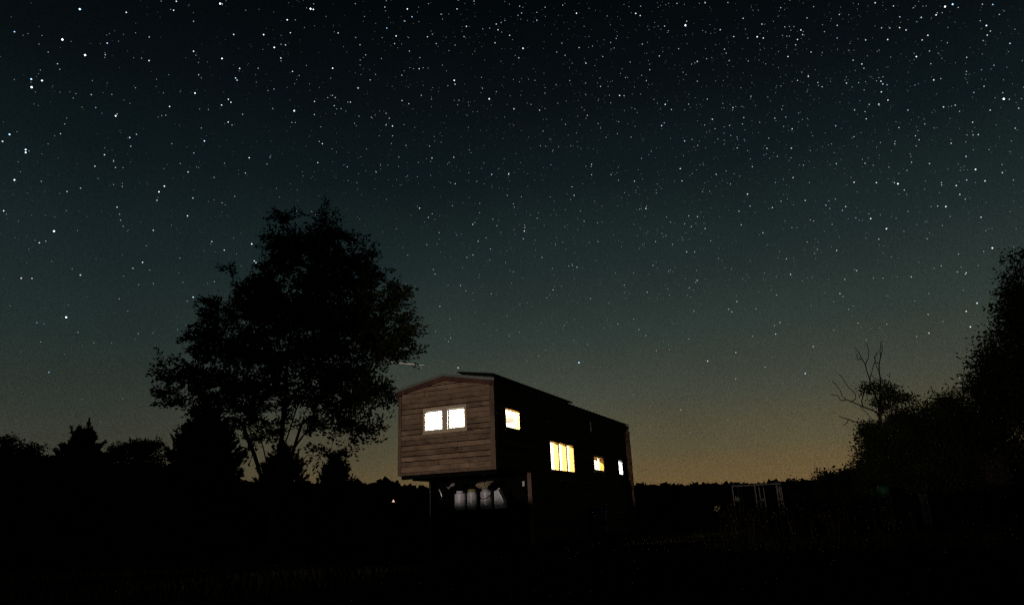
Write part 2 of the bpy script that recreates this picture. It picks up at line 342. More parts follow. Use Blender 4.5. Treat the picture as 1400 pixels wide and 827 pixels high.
# windows
def window(op, fn, trim, tw=0.055, depth=0.03, jm='jamb'):
    p0, p1, z0, z1 = op[0][0], op[-1][1], op[0][2], op[0][3]
    mb = MB(); o0, o1, w0, w1 = p0 - tw, p1 + tw, z0 - tw, z1 + tw
    for (a, b, c, d) in ((o0, o1, w0, z0), (o0, o1, z1, w1), (o0, p0, z0, z1), (p1, o1, z0, z1)):
        mb.prism([(a, c), (b, c), (b, d), (a, d)], fn, 0.001, depth + 0.012)
    for i in range(len(op) - 1):
        a, b = op[i][1], op[i + 1][0]; mb.prism([(a, z0), (b, z0), (b, z1), (a, z1)], fn, 0.001, depth + 0.006)
    mb.prism([(o0 - 0.01, w0 - 0.02), (o1 + 0.01, w0 - 0.02), (o1 + 0.01, w0 - 0.001), (o0 - 0.01, w0 - 0.001)], fn, 0.001, depth + 0.03)
    w = mb.build('window', trim, house)
    jb = MB(); t = 0.012
    for a, b, c, d in op:
        for (e, f, g_, h) in ((a, b, c, c + t), (a, b, d - t, d), (a, a + t, c + t, d - t), (b - t, b, c + t, d - t)):
            jb.prism([(e, g_), (f, g_), (f, h), (e, h)], fn, -0.115, 0.024)
        t2 = 0.03; e0, e1, g0, g1 = a + t, b - t, c + t, d - t
        if fn is front:
          for (e, f, g_, h) in ((e0, e1, g0, g0 + t2 * 0.7), (e0, e1, g1 - t2 * 0.5, g1), (e0, e0 + t2 * 0.6, g0 + t2 * 0.7, g1 - t2 * 0.5), (e1 - t2, e1, g0 + t2 * 0.7, g1 - t2 * 0.5)):
              jb.prism([(e, g_), (f, g_), (f, h), (e, h)], fn, -0.075, -0.035)
    jb.build('frame', M[jm], w)
    for a, b, c, d in op:
        gb = MB(); gb.prism([(a + 0.02, c + 0.02), (b - 0.02, c + 0.02), (b - 0.02, d - 0.02), (a + 0.02, d - 0.02)], fn, -0.058, -0.052); gb.build('pane', M['glass'], w)
    return w
window(FW, front, M['pine'], tw=0.06, jm='interior')
window(SWIN[0:1], side, M['siding_shaded'], tw=0.05, depth=0.022)
window(SWIN[1:4], side, M['siding_shaded'], tw=0.04, depth=0.022)
w4 = window(SWIN[4:5], side, M['pine'], tw=0.05, depth=0.022)
window(SWIN[5:6], side, M['siding_shaded'], tw=0.04, depth=0.022, jm='interior')
# short orange curtain in the third side window
vs = []; a, b, c, d = SWIN[4]
cb = MB(); cols = 26
for i in range(cols + 1):
    y = a + 0.03 + (b - a - 0.06) * i / cols; x = -0.16 + 0.012 * math.sin(i * 1.9); zz = d - 0.05 - 0.03 * (i / cols)
    vs += [(x, y, d + 0.02), (x, y, zz)]
cb.add(vs, [(2 * i, 2 * i + 2, 2 * i + 3, 2 * i + 1) for i in range(cols)]); cb.build('curtain', M['curtain'], w4)

# fascia, metal edge and corrugated roof
mb = MB()
for s in (0, 1):
    P = [(-W - 0.03, ZT - 0.16), (-W / 2, ZR - 0.155), (-W / 2, ZR - 0.045), (-W - 0.03, ZT - 0.055)]
    if s: P = [(-W - x, z) for x, z in P]; P.reverse()
    mb.prism(P, front, 0.024, 0.06)
    mb.box(*((0.023, 0.05) if s else (-W - 0.05, -W - 0.023)), -0.06, LEN + 0.03, ZE - 0.01, ZT - 0.06)
mb.build('fascia', M['fascia'], house)
mb = MB(); n = 460; vs = []
y0, y1 = -0.075, LEN + 0.06
for i in range(n + 1):
    y = y0 + (y1 - y0) * i / n; h = 0.018 * math.sin(2 * PI * y / 0.30)
    for th in (0, -0.004):
        vs += [(-W - 0.07, y, ZT - 0.012 + h + th), (-W / 2, y, ZR + h + th), (0.07, y, ZT - 0.012 + h + th)]
for i in range(n):
    a = i * 6; b = a + 6
    mb.f += [(a, a + 1, b + 1, b), (a + 1, a + 2, b + 2, b + 1), (a + 3, b + 3, b + 4, a + 4), (a + 4, b + 4, b + 5, a + 5), (a + 2, a + 5, b + 5, b + 2), (a, b, b + 3, a + 3)]
mb.v = vs
for s in (0, 1):   # folded metal edge over the front
    P = [(-W - 0.07, ZT - 0.075), (-W / 2, ZR - 0.05), (-W / 2, ZR + 0.014), (-W - 0.07, ZT - 0.002)]
    if s: P = [(-W - x, z) for x, z in P]; P.reverse()
    mb.prism(P, front, 0.0615, 0.082)
mb.build('roof', M['roofmetal'], house)
mb = MB(); mb.prism([(-W, ZT - 0.12), (0, ZT - 0.12), (0, ZT - 0.035), (-W / 2, ZR - 0.025), (-W, ZT - 0.035)], lambda p, q, d: (p, d, q), 0.0, LEN); mb.build('roof_deck', M['darkply'], house)
# solar panels on a rack over the right slope
A = hl(625, 507.5, 1, -0.02); B = hl(673.5, 509.5, 1, -0.02); tip = hl(783, 552, 0, B.x); print('SOLAR', A, B, tip)
yA, yB = -0.02, tip.y; npan = 5; w = (yB - yA) / npan
for i in range(npan):
    mb = MB(); a = yA + w * i + 0.006; b = yA + w * (i + 1) - 0.006
    mb.prism([(A.x, A.z - 0.0), (B.x, B.z), (B.x, B.z - 0.04), (A.x, A.z - 0.035)], lambda p, q, d: (p, d, q), a, b); mb.build('solar_panel', M['solar'], house)
mb = MB()
for x in (A.x + 0.18, B.x - 0.12):
    zt = A.z + (B.z - A.z) * (x - A.x) / (B.x - A.x) - 0.041
    mb.box(x - 0.03, x + 0.03, yA + 0.10, yB - 0.25, gable(x, ZT) + 0.013, zt)
mb.prism([(A.x + 0.10, gable(A.x + 0.10, ZT) + 0.022), (B.x - 0.01, gable(B.x - 0.01, ZT) + 0.022), (B.x - 0.01, B.z - 0.041), (A.x + 0.10, A.z - 0.052)], lambda p, q, d: (p, d, q), yA + 0.03, yA + 0.07)
mb.box(B.x - 0.06, B.x - 0.02, yA + 0.1, yB - 0.3, ZT + 0.012, B.z - 0.045)
mb.build('panel_rack', M['blackmetal'], house)

# ------------------------------------------------------------------ things on the trailer tongue
def on_deck(px, y=1.25):
    p = hl(px, 680, 1, y); return HM @ Vector((p.x, y, 0.982))
def tank(px, name, label, r, h, m_, yl=1.25, kind='collar'):
    l = on_deck(px, yl); t = thing(name, label, 'gas tank' if 'gas' in name else 'canister', l, -YAW)
    mb = MB(); pr = [(r * 0.8, 0), (r * 0.85, 0.03), (r, 0.06), (r, h * 0.80)] + [(r * math.cos(a), h * 0.80 + h * 0.13 * math.sin(a)) for a in (0.3, 0.6, 0.9, 1.2, 1.45)]
    mb.lathe(pr, k=28); mb.build('body', m_, t, True)
    mb = MB(); 
    if kind == 'collar':
        k = 20; vs = []; 
        for i in range(k):
            an = 0.4 + 5.4 * i / (k - 1)
            for rr in (r * 0.68, r * 0.65): vs += [(rr * math.cos(an), rr * math.sin(an), h * 0.88), (rr * math.cos(an), rr * math.sin(an), h * 0.99)]
        fs = []
        for i in range(k - 1):
            a = i * 4; b = a + 4; fs += [(a, b, b + 1, a + 1), (a + 2, a + 3, b + 3, b + 2), (a + 1, b + 1, b + 3, a + 3)]
        mb.add(vs, fs); mb.build('collar', m_, t)
        mb = MB(); mb.tube([(0, 0, h * 0.88), (0, 0, h * 1.0)], 0.015, 8); mb.build('valve', M['steel'], t)
    else:
        mb.lathe([(r * 0.82, h * 0.86), (r * 0.84, h * 0.9), (r * 0.8, h * 1.0), (r * 0.3, h * 1.03)], k=20); mb.build('lid', M['yellowcap'], t, True)
    return t
tank(629.5, 'gas_tank', 'squat pale gas tank, leftmost of the row under the raised end', 0.145, 0.46, M['tankwhite'])
tank(645.5, 'metal_canister', 'narrow canister with a yellowish lid beside the squat pale tank', 0.125, 0.47, M['tankgrey'], 1.15, 'lid')
t3 = tank(665, 'gas_tank', 'round grey gas tank with a black hose looped across it', 0.148, 0.48, M['tankgrey'], 1.2)
mb = MB(); pts = []
for i in range(17):
    a = PI * 1.02 + (PI * 0.96) * i / 16; an = -PI / 2 + (i - 8) * 0.17
    pts.append(((0.158) * math.cos(an), 0.158 * math.sin(an), 0.36 - 0.13 * math.sin(PI * i / 16)))
mb.tube(pts, 0.009, 8); mb.build('hose', M['hose'], t3, True)
# folded wire handle
mb = MB(); mb.tube([(0.14, -0.09, 0.24), (0.15, -0.08, 0.42), (0.18, -0.06, 0.45), (0.19, -0.05, 0.25)], 0.006, 8); mb.build('handle', M['steel'], t3, True)
# slanted white jerrycan
l = on_deck(683.5, 1.1); t = thing('water_can', 'white slope-sided water can, rightmost of the row of tanks', 'water can', l, -YAW)
mb = MB(); P = [(-0.115, 0), (0.13, 0), (0.135, 0.16), (0.0, 0.43), (-0.03, 0.44), (-0.05, 0.41), (-0.115, 0.40)]
mb.prism(P, lambda x, z, d: (x, d, z), -0.09, 0.09); ob = mb.build('body', M['tankwhite'], t)
bv = ob.modifiers.new('edge', 'BEVEL'); bv.width = 0.02; bv.segments = 3
mb = MB(); mb.lathe([(0.03, 0), (0.03, 0.035)], (-0.015, 0, 0.432), 14); mb.build('cap', M['label'], t, True)
# beige canvas sling hanging under the neck
t = thing('canvas_bag', 'beige canvas bag hanging above the tanks under the raised end', 'bag', HM @ Vector((0, 1.0, 1.5)), -YAW)
def up_(px, py): 
    p = hl(px, py, 1, 1.0); return (p.x, p.z - 1.5)
P = [up_(*q) for q in ((650, 662.5), (653, 660), (658, 658.4), (663, 658), (664, 661), (665, 657.4), (669, 657.4), (675.5, 657), (671, 660.5), (667, 664.5), (665.5, 669), (661.5, 669), (660, 667.5), (655, 667.2), (651, 665))]
mb = MB(); n = len(P); cx = sum(p[0] for p in P) / n; cz = sum(p[1] for p in P) / n
vs = [(x, 0, z) for x, z in P] + [(cx + (x - cx) * 0.55, -0.05 - 0.01 * (i % 3), cz + (z - cz) * 0.55) for i, (x, z) in enumerate(P)] + [(cx + (x - cx) * 0.6, 0.05, cz + (z - cz) * 0.6) for x, z in P] + [(cx, -0.06, cz), (cx, 0.06, cz)]
fs = []
for i in range(n):
    j = (i + 1) % n; fs += [(i, j, n + j, n + i), (i, 2 * n + i, 2 * n + j, j), (n + i, n + j, 3 * n), (2 * n + i, 3 * n + 1, 2 * n + j)]
mb.add(vs, fs); mb.build('cloth', M['canvas'], t)
for px in (658, 672):
    mb = MB(); x, z = up_(px, 658); mb.tube([(x, 0, z), (x, 0, ZB - 1.5 - 0.016)], 0.004, 6); mb.build('cord', M['hose'], t)
mb = MB(); x, z = up_(664.3, 658); x2, z2 = up_(663.8, 664); mb.tube([(x, -0.07, z), (x2, -0.075, z2)], 0.006, 6); mb.build('strap', M['hose'], t)

# blue barrel beside the long wall
p = hl(815, 690, 0, 0.45); bl = HM @ Vector((0.45, p.y, 0))
t = thing('plastic_barrel', 'dark blue barrel standing by the long wall below the small window', 'barrel', bl)
mb = MB(); mb.lathe([(0.26, 0), (0.28, 0.03), (0.28, 0.28), (0.29, 0.3), (0.28, 0.33), (0.28, 0.58), (0.29, 0.6), (0.28, 0.63), (0.28, 0.88), (0.26, 0.92), (0.25, 0.92)], k=28); mb.build('body', M['blue'], t, True)
mb = MB(); mb.lathe([(0.285, 0.9), (0.285, 0.945), (0.1, 0.95)], k=28); mb.build('rim', M['blackmetal'], t, True)

# ------------------------------------------------------------------ trees
class Skel:
    def __init__(s, base): s.n = [np.array(base, float)]; s.p = [-1]; s.tip = []
    def path(s, start, pts):
        i = start
        for q in pts: s.n.append(np.array(q, float)); s.p.append(i); i = len(s.n) - 1
        return i
    def connect(s, target, seg=0.35, jit=0.06, pen=1.2):
        N = np.array(s.n); t = np.array(target, float); d = t - N; L = np.linalg.norm(d, axis=1) + 1e-6
        rise = d[:, 2] / L; cost = L * (1 + pen * np.clip(0.25 - rise, 0, 2)); i = int(np.argmin(cost)); L = L[i]
        k = max(1, int(L / seg)); a = N[i]; par = s.p[i]; dirp = (a - s.n[par]) if par >= 0 else np.array((0, 0, 1.)); dirp = dirp / (np.linalg.norm(dirp) + 1e-6)
        ctrl = a + dirp * L * 0.35 + (t - a) * 0.15; pts = []
        for j in range(1, k + 1):
            u = j / k; q = (1 - u) ** 2 * a + 2 * u * (1 - u) * ctrl + u * u * t
            if j < k: q = q + RNG.normal(size=3) * jit * min(1, L)
            pts.append(q)
        e = s.path(i, pts); s.tip.append(e); return e
    def mesh(s, name, mt, parent, tip_r=0.007, ex=2.35, base_flare=1.25, k=6, lean=None):
        n = len(s.n); acc = np.zeros(n); ch = [0] * n
        for i in range(n - 1, 0, -1):
            if acc[i] == 0: acc[i] = tip_r ** ex
            acc[s.p[i]] += acc[i] * 1.0
        r = acc ** (1 / ex); r[0] = r[min(1, n - 1)] * base_flare
        mb = MB(); org = np.array(parent.location) if parent else np.zeros(3)
        P = [Vector(q - org) for q in s.n]
        for i in range(1, n):
            kk = k if r[i] > 0.03 else (4 if r[i] > 0.012 else 3)
            mb.tube([P[s.p[i]], P[i]], [min(r[s.p[i]], r[i] * 1.35 + .002), r[i]], kk, cap=False)
        return mb.build(name, mt, parent, True)
def fol(name, mt, parent, cents, per, sig, L=(0.06, 0.11), Wr=0.28, droop=0.15, outward=None):
    c = np.repeat(np.array(cents), per, 0); n = len(c)
    sg = np.array(sig) if hasattr(sig, '__len__') else np.array((sig, sig, sig * 0.7))
    off = RNG.normal(size=(n, 3)) * sg
    d = unit(unit(off) * 0.6 + RNG.normal(size=(n, 3)) * 0.6 + np.array((0, 0, -droop)))
    ln = RNG.uniform(L[0], L[1], n); V = leaf_array(c + off, d, ln, ln * Wr)
    return quads(name, V - np.array(parent.location), mt, parent)
def lobes_to_points(lobes, Y, count, depthf=0.9, shell=0.35, wob=0.15):
    """lobes: (px,py,rx,ry[,dY]) in picture pixels, set at distance Y; returns world points inside them"""
    A = np.array([l[2] * l[3] * (l[5] if len(l) > 5 else 1) for l in lobes], float); A /= A.sum(); out = []
    for _ in range(count):
        l = lobes[RNG.choice(len(lobes), p=A)]; dy = l[4] if len(l) > 4 else 0
        v = RNG.normal(size=3); v /= np.linalg.norm(v); rr = RNG.uniform(shell, 1) ** 0.55 * (1 + RNG.normal() * wob)
        c = at(l[0], l[1], Y + dy); sc = (Y + dy) / FPX * 0.95
        out.append((c.x + v[0] * l[2] * sc * rr, c.y + v[1] * (l[2] + l[3]) / 2 * sc * rr * depthf, c.z + v[2] * l[3] * sc * rr))
    return out

# --- the big tree left of the house
TY = 19.5
base = at(372, 700, TY); base.z = 0
bt = thing('broadleaf_tree', 'tall spreading tree with several stems, left of the house', 'tree', base)
sk = Skel(base)
def P_(px, py, dy=0): q = at(px, py, TY + dy); return (q.x, q.y, q.z)
t0 = sk.path(0, [P_(373, 712), P_(374, 697), P_(376, 680)])
tm = sk.path(t0, [P_(379, 660), P_(381, 640), P_(383, 615), P_(386, 590), P_(388, 560, .1), P_(391, 525, .2), P_(393, 490, .2), P_(398, 450, .1), P_(404, 410), P_(410, 370), P_(414, 335)])
tr = sk.path(t0, [P_(386, 665, -.2), P_(394, 640, -.4), P_(402, 612, -.5), P_(412, 580, -.7), P_(424, 545, -.8), P_(440, 510, -1), P_(458, 470, -1), P_(474, 430, -1)])
tl = sk.path(t0, [P_(371, 668, .2), P_(366, 640, .4), P_(360, 612, .6), P_(352, 585, .8), P_(340, 550, 1), P_(322, 515, 1.1), P_(300, 485, 1.2), P_(280, 465, 1.2)])
tl2 = sk.path(2, [P_(364, 690, -.1), P_(358, 655, -.3), P_(348, 622, -.6), P_(335, 590, -.8), P_(318, 560, -1)])
tb = sk.path(t0 + 3, [P_(392, 600, .5), P_(405, 560, 1), P_(425, 520, 1.5), P_(445, 480, 1.6)])
LB = [(405, 335, 40, 36, 0), (455, 340, 36, 44, 0.3), (488, 375, 34, 34, 0), (395, 390, 58, 52, 0.2), (455, 410, 60, 52, -0.6), (545, 405, 24, 18, 0, .8), (520, 435, 42, 42, 0),
      (345, 405, 32, 30, 0.4), (335, 450, 55, 44, 0.3), (292, 432, 20, 24, 0), (268, 468, 34, 26, 0, .9), (300, 500, 58, 40, 0.4), (240, 505, 28, 22, 0, .8), (238, 540, 28, 20, 0, .7), (310, 545, 62, 34, 0),
      (400, 470, 70, 56, 0), (470, 480, 58, 50, 0.2), (540, 470, 32, 34, 0, .9), (385, 540, 60, 34, 0.5, .8), (470, 540, 50, 36, -0.3, .6), (515, 535, 34, 28, 0, .55), (350, 585, 46, 24, 0, .55), (455, 580, 55, 14, 0, .4), (515, 580, 26, 14, 0, .5), (270, 570, 30, 20, 0, .5),
      (388, 300, 14, 14, 0), (445, 300, 16, 14, 0), (510, 350, 20, 12, 0, .8), (560, 400, 14, 8, 0, .9), (325, 375, 14, 12, 0, .8), (560, 450, 12, 26, 0, .8), (480, 595, 30, 8, 0, .3), (490, 638, 14, 4, 0, .5), (455, 622, 16, 5, 0, .4)]
LB = [tuple([l[0] - 8 if l[0] > 500 else l[0]] + list(l[1:])) for l in LB]
pts = lobes_to_points(LB, TY, 880)
ax = np.array(P_(390, 560))
pts.sort(key=lambda q: np.linalg.norm((np.array(q) - ax) * (1, 1, 0.7)) + RNG.uniform(0, 1))
for q in pts: sk.connect(q)
for q in ((470, 614), (485, 603), (447, 628), (434, 612)): sk.connect(P_(*q), jit=0.03)
sk.mesh('trunk', M['bark'], bt, tip_r=0.0062, ex=2.25)
def sprays(name, mt, parent, s, tips, k, per, Ls, rad, L, Wr):
    """leafy twigs: each spray runs out from a branch end, leaves set along it"""
    V = []
    for i in tips:
        e = s.n[i]; p = s.n[s.p[i]]; d0 = (e - p) / (np.linalg.norm(e - p) + 1e-6)
        for j in range(k):
            d = d0 * 0.7 + RNG.normal(size=3) * (0.75, 0.75, 0.32); d /= np.linalg.norm(d); ln = RNG.uniform(*Ls); st = e - d0 * RNG.uniform(0, 0.3)
            u = RNG.random(per) ** 0.8; c = st + np.outer(u * ln, d) + RNG.normal(size=(per, 3)) * rad * np.array((1, 1, 0.7)); c[:, 2] -= 0.18 * (u * ln) ** 2
            dl = unit(d * 0.8 + RNG.normal(size=(per, 3)) * (0.6, 0.6, 0.4)); q = RNG.uniform(L[0], L[1], per); V.append(leaf_array(c, dl, q, q * Wr))
    return quads(name, np.concatenate(V) - np.array(parent.location), mt, parent)
sprays('crown', M['leaf'], bt, sk, [i for i in sk.tip if RNG.random() > 0.05], 5, 22, (0.30, 0.62), 0.055, (0.07, 0.15), 0.24)

def quick_tree(name, label, cat, lobes, Y, basepx, count, per, sig, leaf='leaf', L=(0.07, 0.12), group=None, depthf=0.9, bark='bark', tip_r=0.008, stems=None, Wr=0.3, droop=0.15, shell=0.3):
    b = at(basepx, 700, Y); b.z = 0; t = thing(name, label, cat, b, 0, group); s = Skel(b)
    top = lobes[0]
    for st in (stems or [[(basepx, 690), (top[0], top[1])]]):
        pts_ = []
        for u in (0.2, 0.4, 0.6, 0.8, 1.0):
            (x0, y0), (x1, y1) = st; q = at(x0 + (x1 - x0) * u, y0 + (y1 - y0) * u, Y); pts_.append((q.x + RNG.normal() * 0.05, q.y + RNG.normal() * 0.1, max(q.z, 0.2)))
        s.path(0, pts_)
    P = lobes_to_points(lobes, Y, count, depthf, shell); P = [(x, y, max(z, 0.15)) for x, y, z in P]; bb = np.array(b)
    P.sort(key=lambda q: np.linalg.norm(np.array(q) - bb))
    for q in P: s.connect(q, seg=0.5)
    s.mesh('trunk', M[bark], t, tip_r=tip_r)
    fol('crown', M[leaf], t, [s.n[i] for i in s.tip], per, sig, L=L, Wr=Wr, droop=droop)
    return t, s

# --- cedars: cone of upswept sprays
def cedar(label, px, pytop, half, Y, n=240, spiky=1.0, group='dark cedars of the field', lop=None):
    b = at(px, 700, Y); b.z = 0; top = at(px, pytop, Y); H = top.z; R = half * Y / FPX
    t = thing('cedar_tree', label, 'tree', b, 0, group); mb = MB(); mb.tube([(0, 0, 0), (0, 0, H * 0.5), (0, 0, H * 0.93)], [0.04 * H ** .8, 0.02 * H ** .8, 0.01], 7)
    V = []
    for i in range(n):
        u = RNG.random() ** 1.15; z = H * (0.05 + 0.93 * u); rmax = R * max(0.05, 1 - u ** 2.0) ** 0.62 * RNG.uniform(0.62, 1.12)
        a = RNG.uniform(0, 2 * PI); tilt = RNG.uniform(0.35, 0.9) + 0.7 * u
        dirv = np.array((math.cos(a), math.sin(a), tilt)); dirv /= np.linalg.norm(dirv)
        L = rmax / max(math.hypot(dirv[0], dirv[1]), 0.15) ; L = min(L, (H * 1.0 - z * 0.75) if u < 0.9 else H * 0.12, R * 1.6); L = max(L, 0.15 * R)
        st = np.array((0, 0, max(z - L * dirv[2] * 0.7, 0.1))); end = st + dirv * L
        if i % 3 == 0: mb.tube([st, end], [0.012 * H ** .5, 0.004], 3, cap=False)
        m_ = int(34 + 46 * L); q = RNG.random(m_) ** 0.6; c = st + np.outer(q, dirv * L) + RNG.normal(size=(m_, 3)) * (0.055 * R * (1.25 - q))[:, None]
        d = unit(dirv * 0.9 + RNG.normal(size=(m_, 3)) * 0.45 + np.array((0, 0, 0.15))); ln = RNG.uniform(0.08, 0.17, m_) * R * 0.75
        V.append(leaf_array(c, d, ln, ln * 0.20))
    for i in range(26):     # longer upswept tips that break the outline
        a = RNG.uniform(0, 2 * PI); u = RNG.uniform(0.45, 1.0); rb = R * 0.9 * math.sqrt(max(0.02, 1 - u * u)); st = np.array((rb * 0.75 * math.cos(a), rb * 0.75 * math.sin(a), H * u * 0.92))
        dirv = np.array((math.cos(a) * (1.3 - u), math.sin(a) * (1.3 - u), 0.5 + u)); dirv /= np.linalg.norm(dirv); L = R * RNG.uniform(0.25, 0.5); m_ = 70
        q = RNG.random(m_); c = st + np.outer(q, dirv * L) + RNG.normal(size=(m_, 3)) * (0.05 * R * (1.1 - q))[:, None]; ln = RNG.uniform(0.06, 0.12, m_) * R
        V.append(leaf_array(c, unit(dirv + RNG.normal(size=(m_, 3)) * 0.35), ln, ln * 0.2))
    mb.build('trunk', M['bark'], t, True)
    # leafy interior sprays
    m_ = 2600; u = RNG.random(m_); rr = np.sqrt(RNG.random(m_)) * R * 0.88 * (1 - u ** 2.0) ** 0.62; a = RNG.uniform(0, 2 * PI, m_)
    c = np.stack([rr * np.cos(a), rr * np.sin(a), H * (0.02 + 0.9 * u)], 1); ln = RNG.uniform(0.14, 0.28, m_) * R * 0.8
    V.append(leaf_array(c, unit(RNG.normal(size=(m_, 3)) + (0, 0, 0.6)), ln, ln * 0.35))
    quads('crown', np.concatenate(V), M['needle'], t); return t
cedar('broad spiky cedar nearest the left edge of the field', 101, 586, 50, 38, 300)
cedar('tall dark cedar behind the big tree\'s left side', 272, 560, 60, 30, 340)
cedar('cedar half hidden behind the stems of the big tree', 382, 611, 44, 34, 260)
cedar('small pointed cedar between the big tree and the house', 456, 619, 33, 36, 260)
# pines on the left: rounded airy tops on bare trunks
for i, (px, py, rx, lab) in enumerate(((165, 617, 12, 'small round-topped pine just right of the broad spiky cedar'), (186, 612, 10, 'narrow pine, middle of the small pines left of the tall cedar'),
                      (205, 612, 14, 'pine touching the tall dark cedar on its left'), (3, 604, 14, 'pine cut by the left edge of the view'), (28, 612, 20, 'low wide pine left of the broad spiky cedar'), (44, 617, 12, 'pine right against the broad spiky cedar'))):
    quick_tree('pine_tree', lab, 'tree', [(px, py, rx, 9), (px - rx * .5, py + 8, rx * .7, 6), (px + rx * .4, py + 14, rx * .8, 8), (px, py + 34, rx * 1.1, 17), (px + 3, py + 70, rx * 1.3, 24)], 60 + i * 2, px, 90, 70, (0.30, 0.30, 0.20), leaf='needle', L=(0.18, 0.36), group='pines beyond the field', tip_r=0.015, Wr=0.22)

# --- far wood all along the horizon
def far_wood():
    V = []; rd = random.Random(21)
    prof = [(-80, 596), (0, 612), (60, 618), (150, 628), (215, 632), (330, 655), (420, 656), (486, 657), (540, 659), (600, 662), (700, 664), (870, 661), (893, 657), (904, 662), (925, 664), (948, 658), (965, 664), (1000, 661), (1030, 660), (1050, 661), (1085, 658), (1110, 661), (1150, 660), (1200, 655), (1300, 650), (1480, 640)]
    xs = [p[0] for p in prof]; ys = [p[1] for p in prof]; px = -80
    while px < 1490:
        Y = rd.uniform(185, 225); top = np.interp(px, xs, ys) + 3.5 + rd.uniform(-3.2, 2.2) + (-4 if rd.random() < 0.12 else 0) ; w = rd.uniform(4, 10); c = at(px, top, Y); H = c.z; R = w * Y / FPX
        n = 800; a = RNG.uniform(0, 2 * PI, n); u = RNG.random(n); z = H * (1 - 0.75 * u ** 1.0)
        prof_r = R * np.sqrt(np.clip(1 - (1 - np.minimum(u * 3.0, 1)) ** 2, 0.02, 1)) * (1 + 0.35 * np.sin(z * 1.7 + px)); rr = prof_r * np.sqrt(RNG.random(n))
        p = np.stack([c.x + rr * np.cos(a), c.y + rr * np.sin(a), z - 0.6], 1); ln = RNG.uniform(0.45, 0.95, n); V.append(leaf_array(p, unit(RNG.normal(size=(n, 3)) * (1, 1, 0.6)), ln, ln * 0.4))
        # undergrowth mass below
        n = 160; p = np.stack([c.x + RNG.uniform(-R * 2, R * 2, n), c.y + RNG.uniform(-4, 4, n), RNG.uniform(0, 1, n) ** 0.8 * H * 0.82], 1); ln = RNG.uniform(2, 3.6, n); V.append(leaf_array(p, unit(RNG.normal(size=(n, 3))), ln, ln * 0.5))
        px += w * rd.uniform(0.55, 1.0)
    tag(quads('far_wood', np.concatenate(V), M['farleaf']), 'black line of woods along the whole horizon', 'woods', kind='stuff')
far_wood()

# --- right side
# dead-topped tree
DY = 34
b = at(1206, 700, DY); b.z = 0
dt = thing('dead_topped_tree', 'tree with bare forked dead branches above a small leafy clump', 'tree', b)
s = Skel(b)
def D_(px, py, dy=0): q = at(px, py, DY + dy); return (q.x, q.y, q.z)
def dpath(st, L): return s.path(st, [D_(*q) for q in L])
tk = dpath(0, [(1206, 690), (1205, 660), (1205, 630), (1204, 600), (1203.5, 580), (1203, 568)])
j1 = tk
u1 = dpath(j1, [(1201, 552, .2), (1197, 540), (1190, 528), (1189, 518), (1185, 507), (1183, 498), (1178, 490), (1174, 482), (1169, 475)])
dpath(u1 - 3, [(1187, 490), (1188, 481), (1186, 472), (1183, 469)]); dpath(u1 - 2, [(1173, 492), (1171, 484)])
dpath(u1 - 5, [(1192, 508), (1194, 500), (1197, 492)])
u2 = dpath(j1, [(1203.5, 550), (1203, 535), (1204, 520), (1202, 508), (1202, 497), (1204, 488), (1203, 478), (1205, 466)])
dpath(u2 - 3, [(1197, 495), (1195, 487)]); dpath(u2 - 5, [(1196, 518), (1191, 512)]); dpath(u2 - 2, [(1206, 480), (1206, 471)]); dpath(u2 - 4, [(1198, 500), (1196, 489), (1200, 480)])
l1 = dpath(j1, [(1196, 562), (1188, 559), (1180, 556), (1172, 552), (1164, 549), (1157, 546), (1151, 541), (1149, 534), (1144, 527), (1138, 521)])
dpath(l1 - 4, [(1150, 548), (1146, 541), (1141, 540), (1136, 539)]); dpath(l1 - 5, [(1170, 545), (1169, 538), (1164, 533), (1158, 527), (1151, 515), (1147, 512)]); dpath(l1 - 7, [(1178, 549), (1180, 541)])
dpath(tk - 2, [(1196, 578), (1190, 570), (1184, 563), (1176, 556)])
l2 = dpath(tk - 2, [(1197, 590), (1190, 584), (1180, 581), (1170, 577), (1160, 573), (1152, 571), (1147, 569)]); dpath(l2 - 2, [(1158, 578), (1154, 581)])
dcl = lobes_to_points([(1190, 532, 10, 9, 0), (1206, 528, 10, 8, 0), (1218, 540, 13, 8, 0), (1236, 545, 10, 5, 0, .8), (1198, 549, 12, 5, 0), (1214, 556, 10, 6, 0), (1188, 590, 14, 14, 0), (1205, 602, 20, 16, 0), (1230, 575, 14, 10, 0)], DY, 150, 0.9)
for q in dcl: s.connect(q, seg=0.4, jit=0.05)
s.mesh('trunk', M['greybark'], dt, tip_r=0.018, ex=2.6)
fol('crown', M['leaf2'], dt, [s.n[i] for i in s.tip[-150:]], 40, (0.20, 0.20, 0.12), L=(0.09, 0.18), Wr=0.24)

quick_tree('willow_bush', 'wide rounded willow-like bush right of the dead branches', 'bush', [(1300, 576, 34, 30), (1268, 578, 34, 28, -1), (1240, 600, 36, 36), (1320, 600, 40, 40), (1225, 635, 40, 36), (1300, 640, 50, 38), (1260, 650, 50, 36), (1340, 650, 40, 40), (1297, 553, 18, 10, 0, .7), (1205, 650, 24, 26)], 27, 1275, 760, 74, (0.24, 0.24, 0.24), leaf='leaf2', L=(0.11, 0.22), Wr=0.13, stems=[[(1275, 690), (1300, 590)], [(1270, 690), (1240, 600)], [(1280, 690), (1330, 620)]], shell=0.15)
quick_tree('leafy_shrub', 'loose shrub hanging below the dead branches at the field edge', 'bush', [(1190, 612, 16, 18), (1186, 640, 16, 18), (1200, 655, 20, 24), (1180, 622, 8, 10, 0, .7), (1195, 672, 18, 14)], 30, 1196, 150, 40, (0.18, 0.18, 0.14), leaf='leaf2', L=(0.08, 0.16), Wr=0.25)
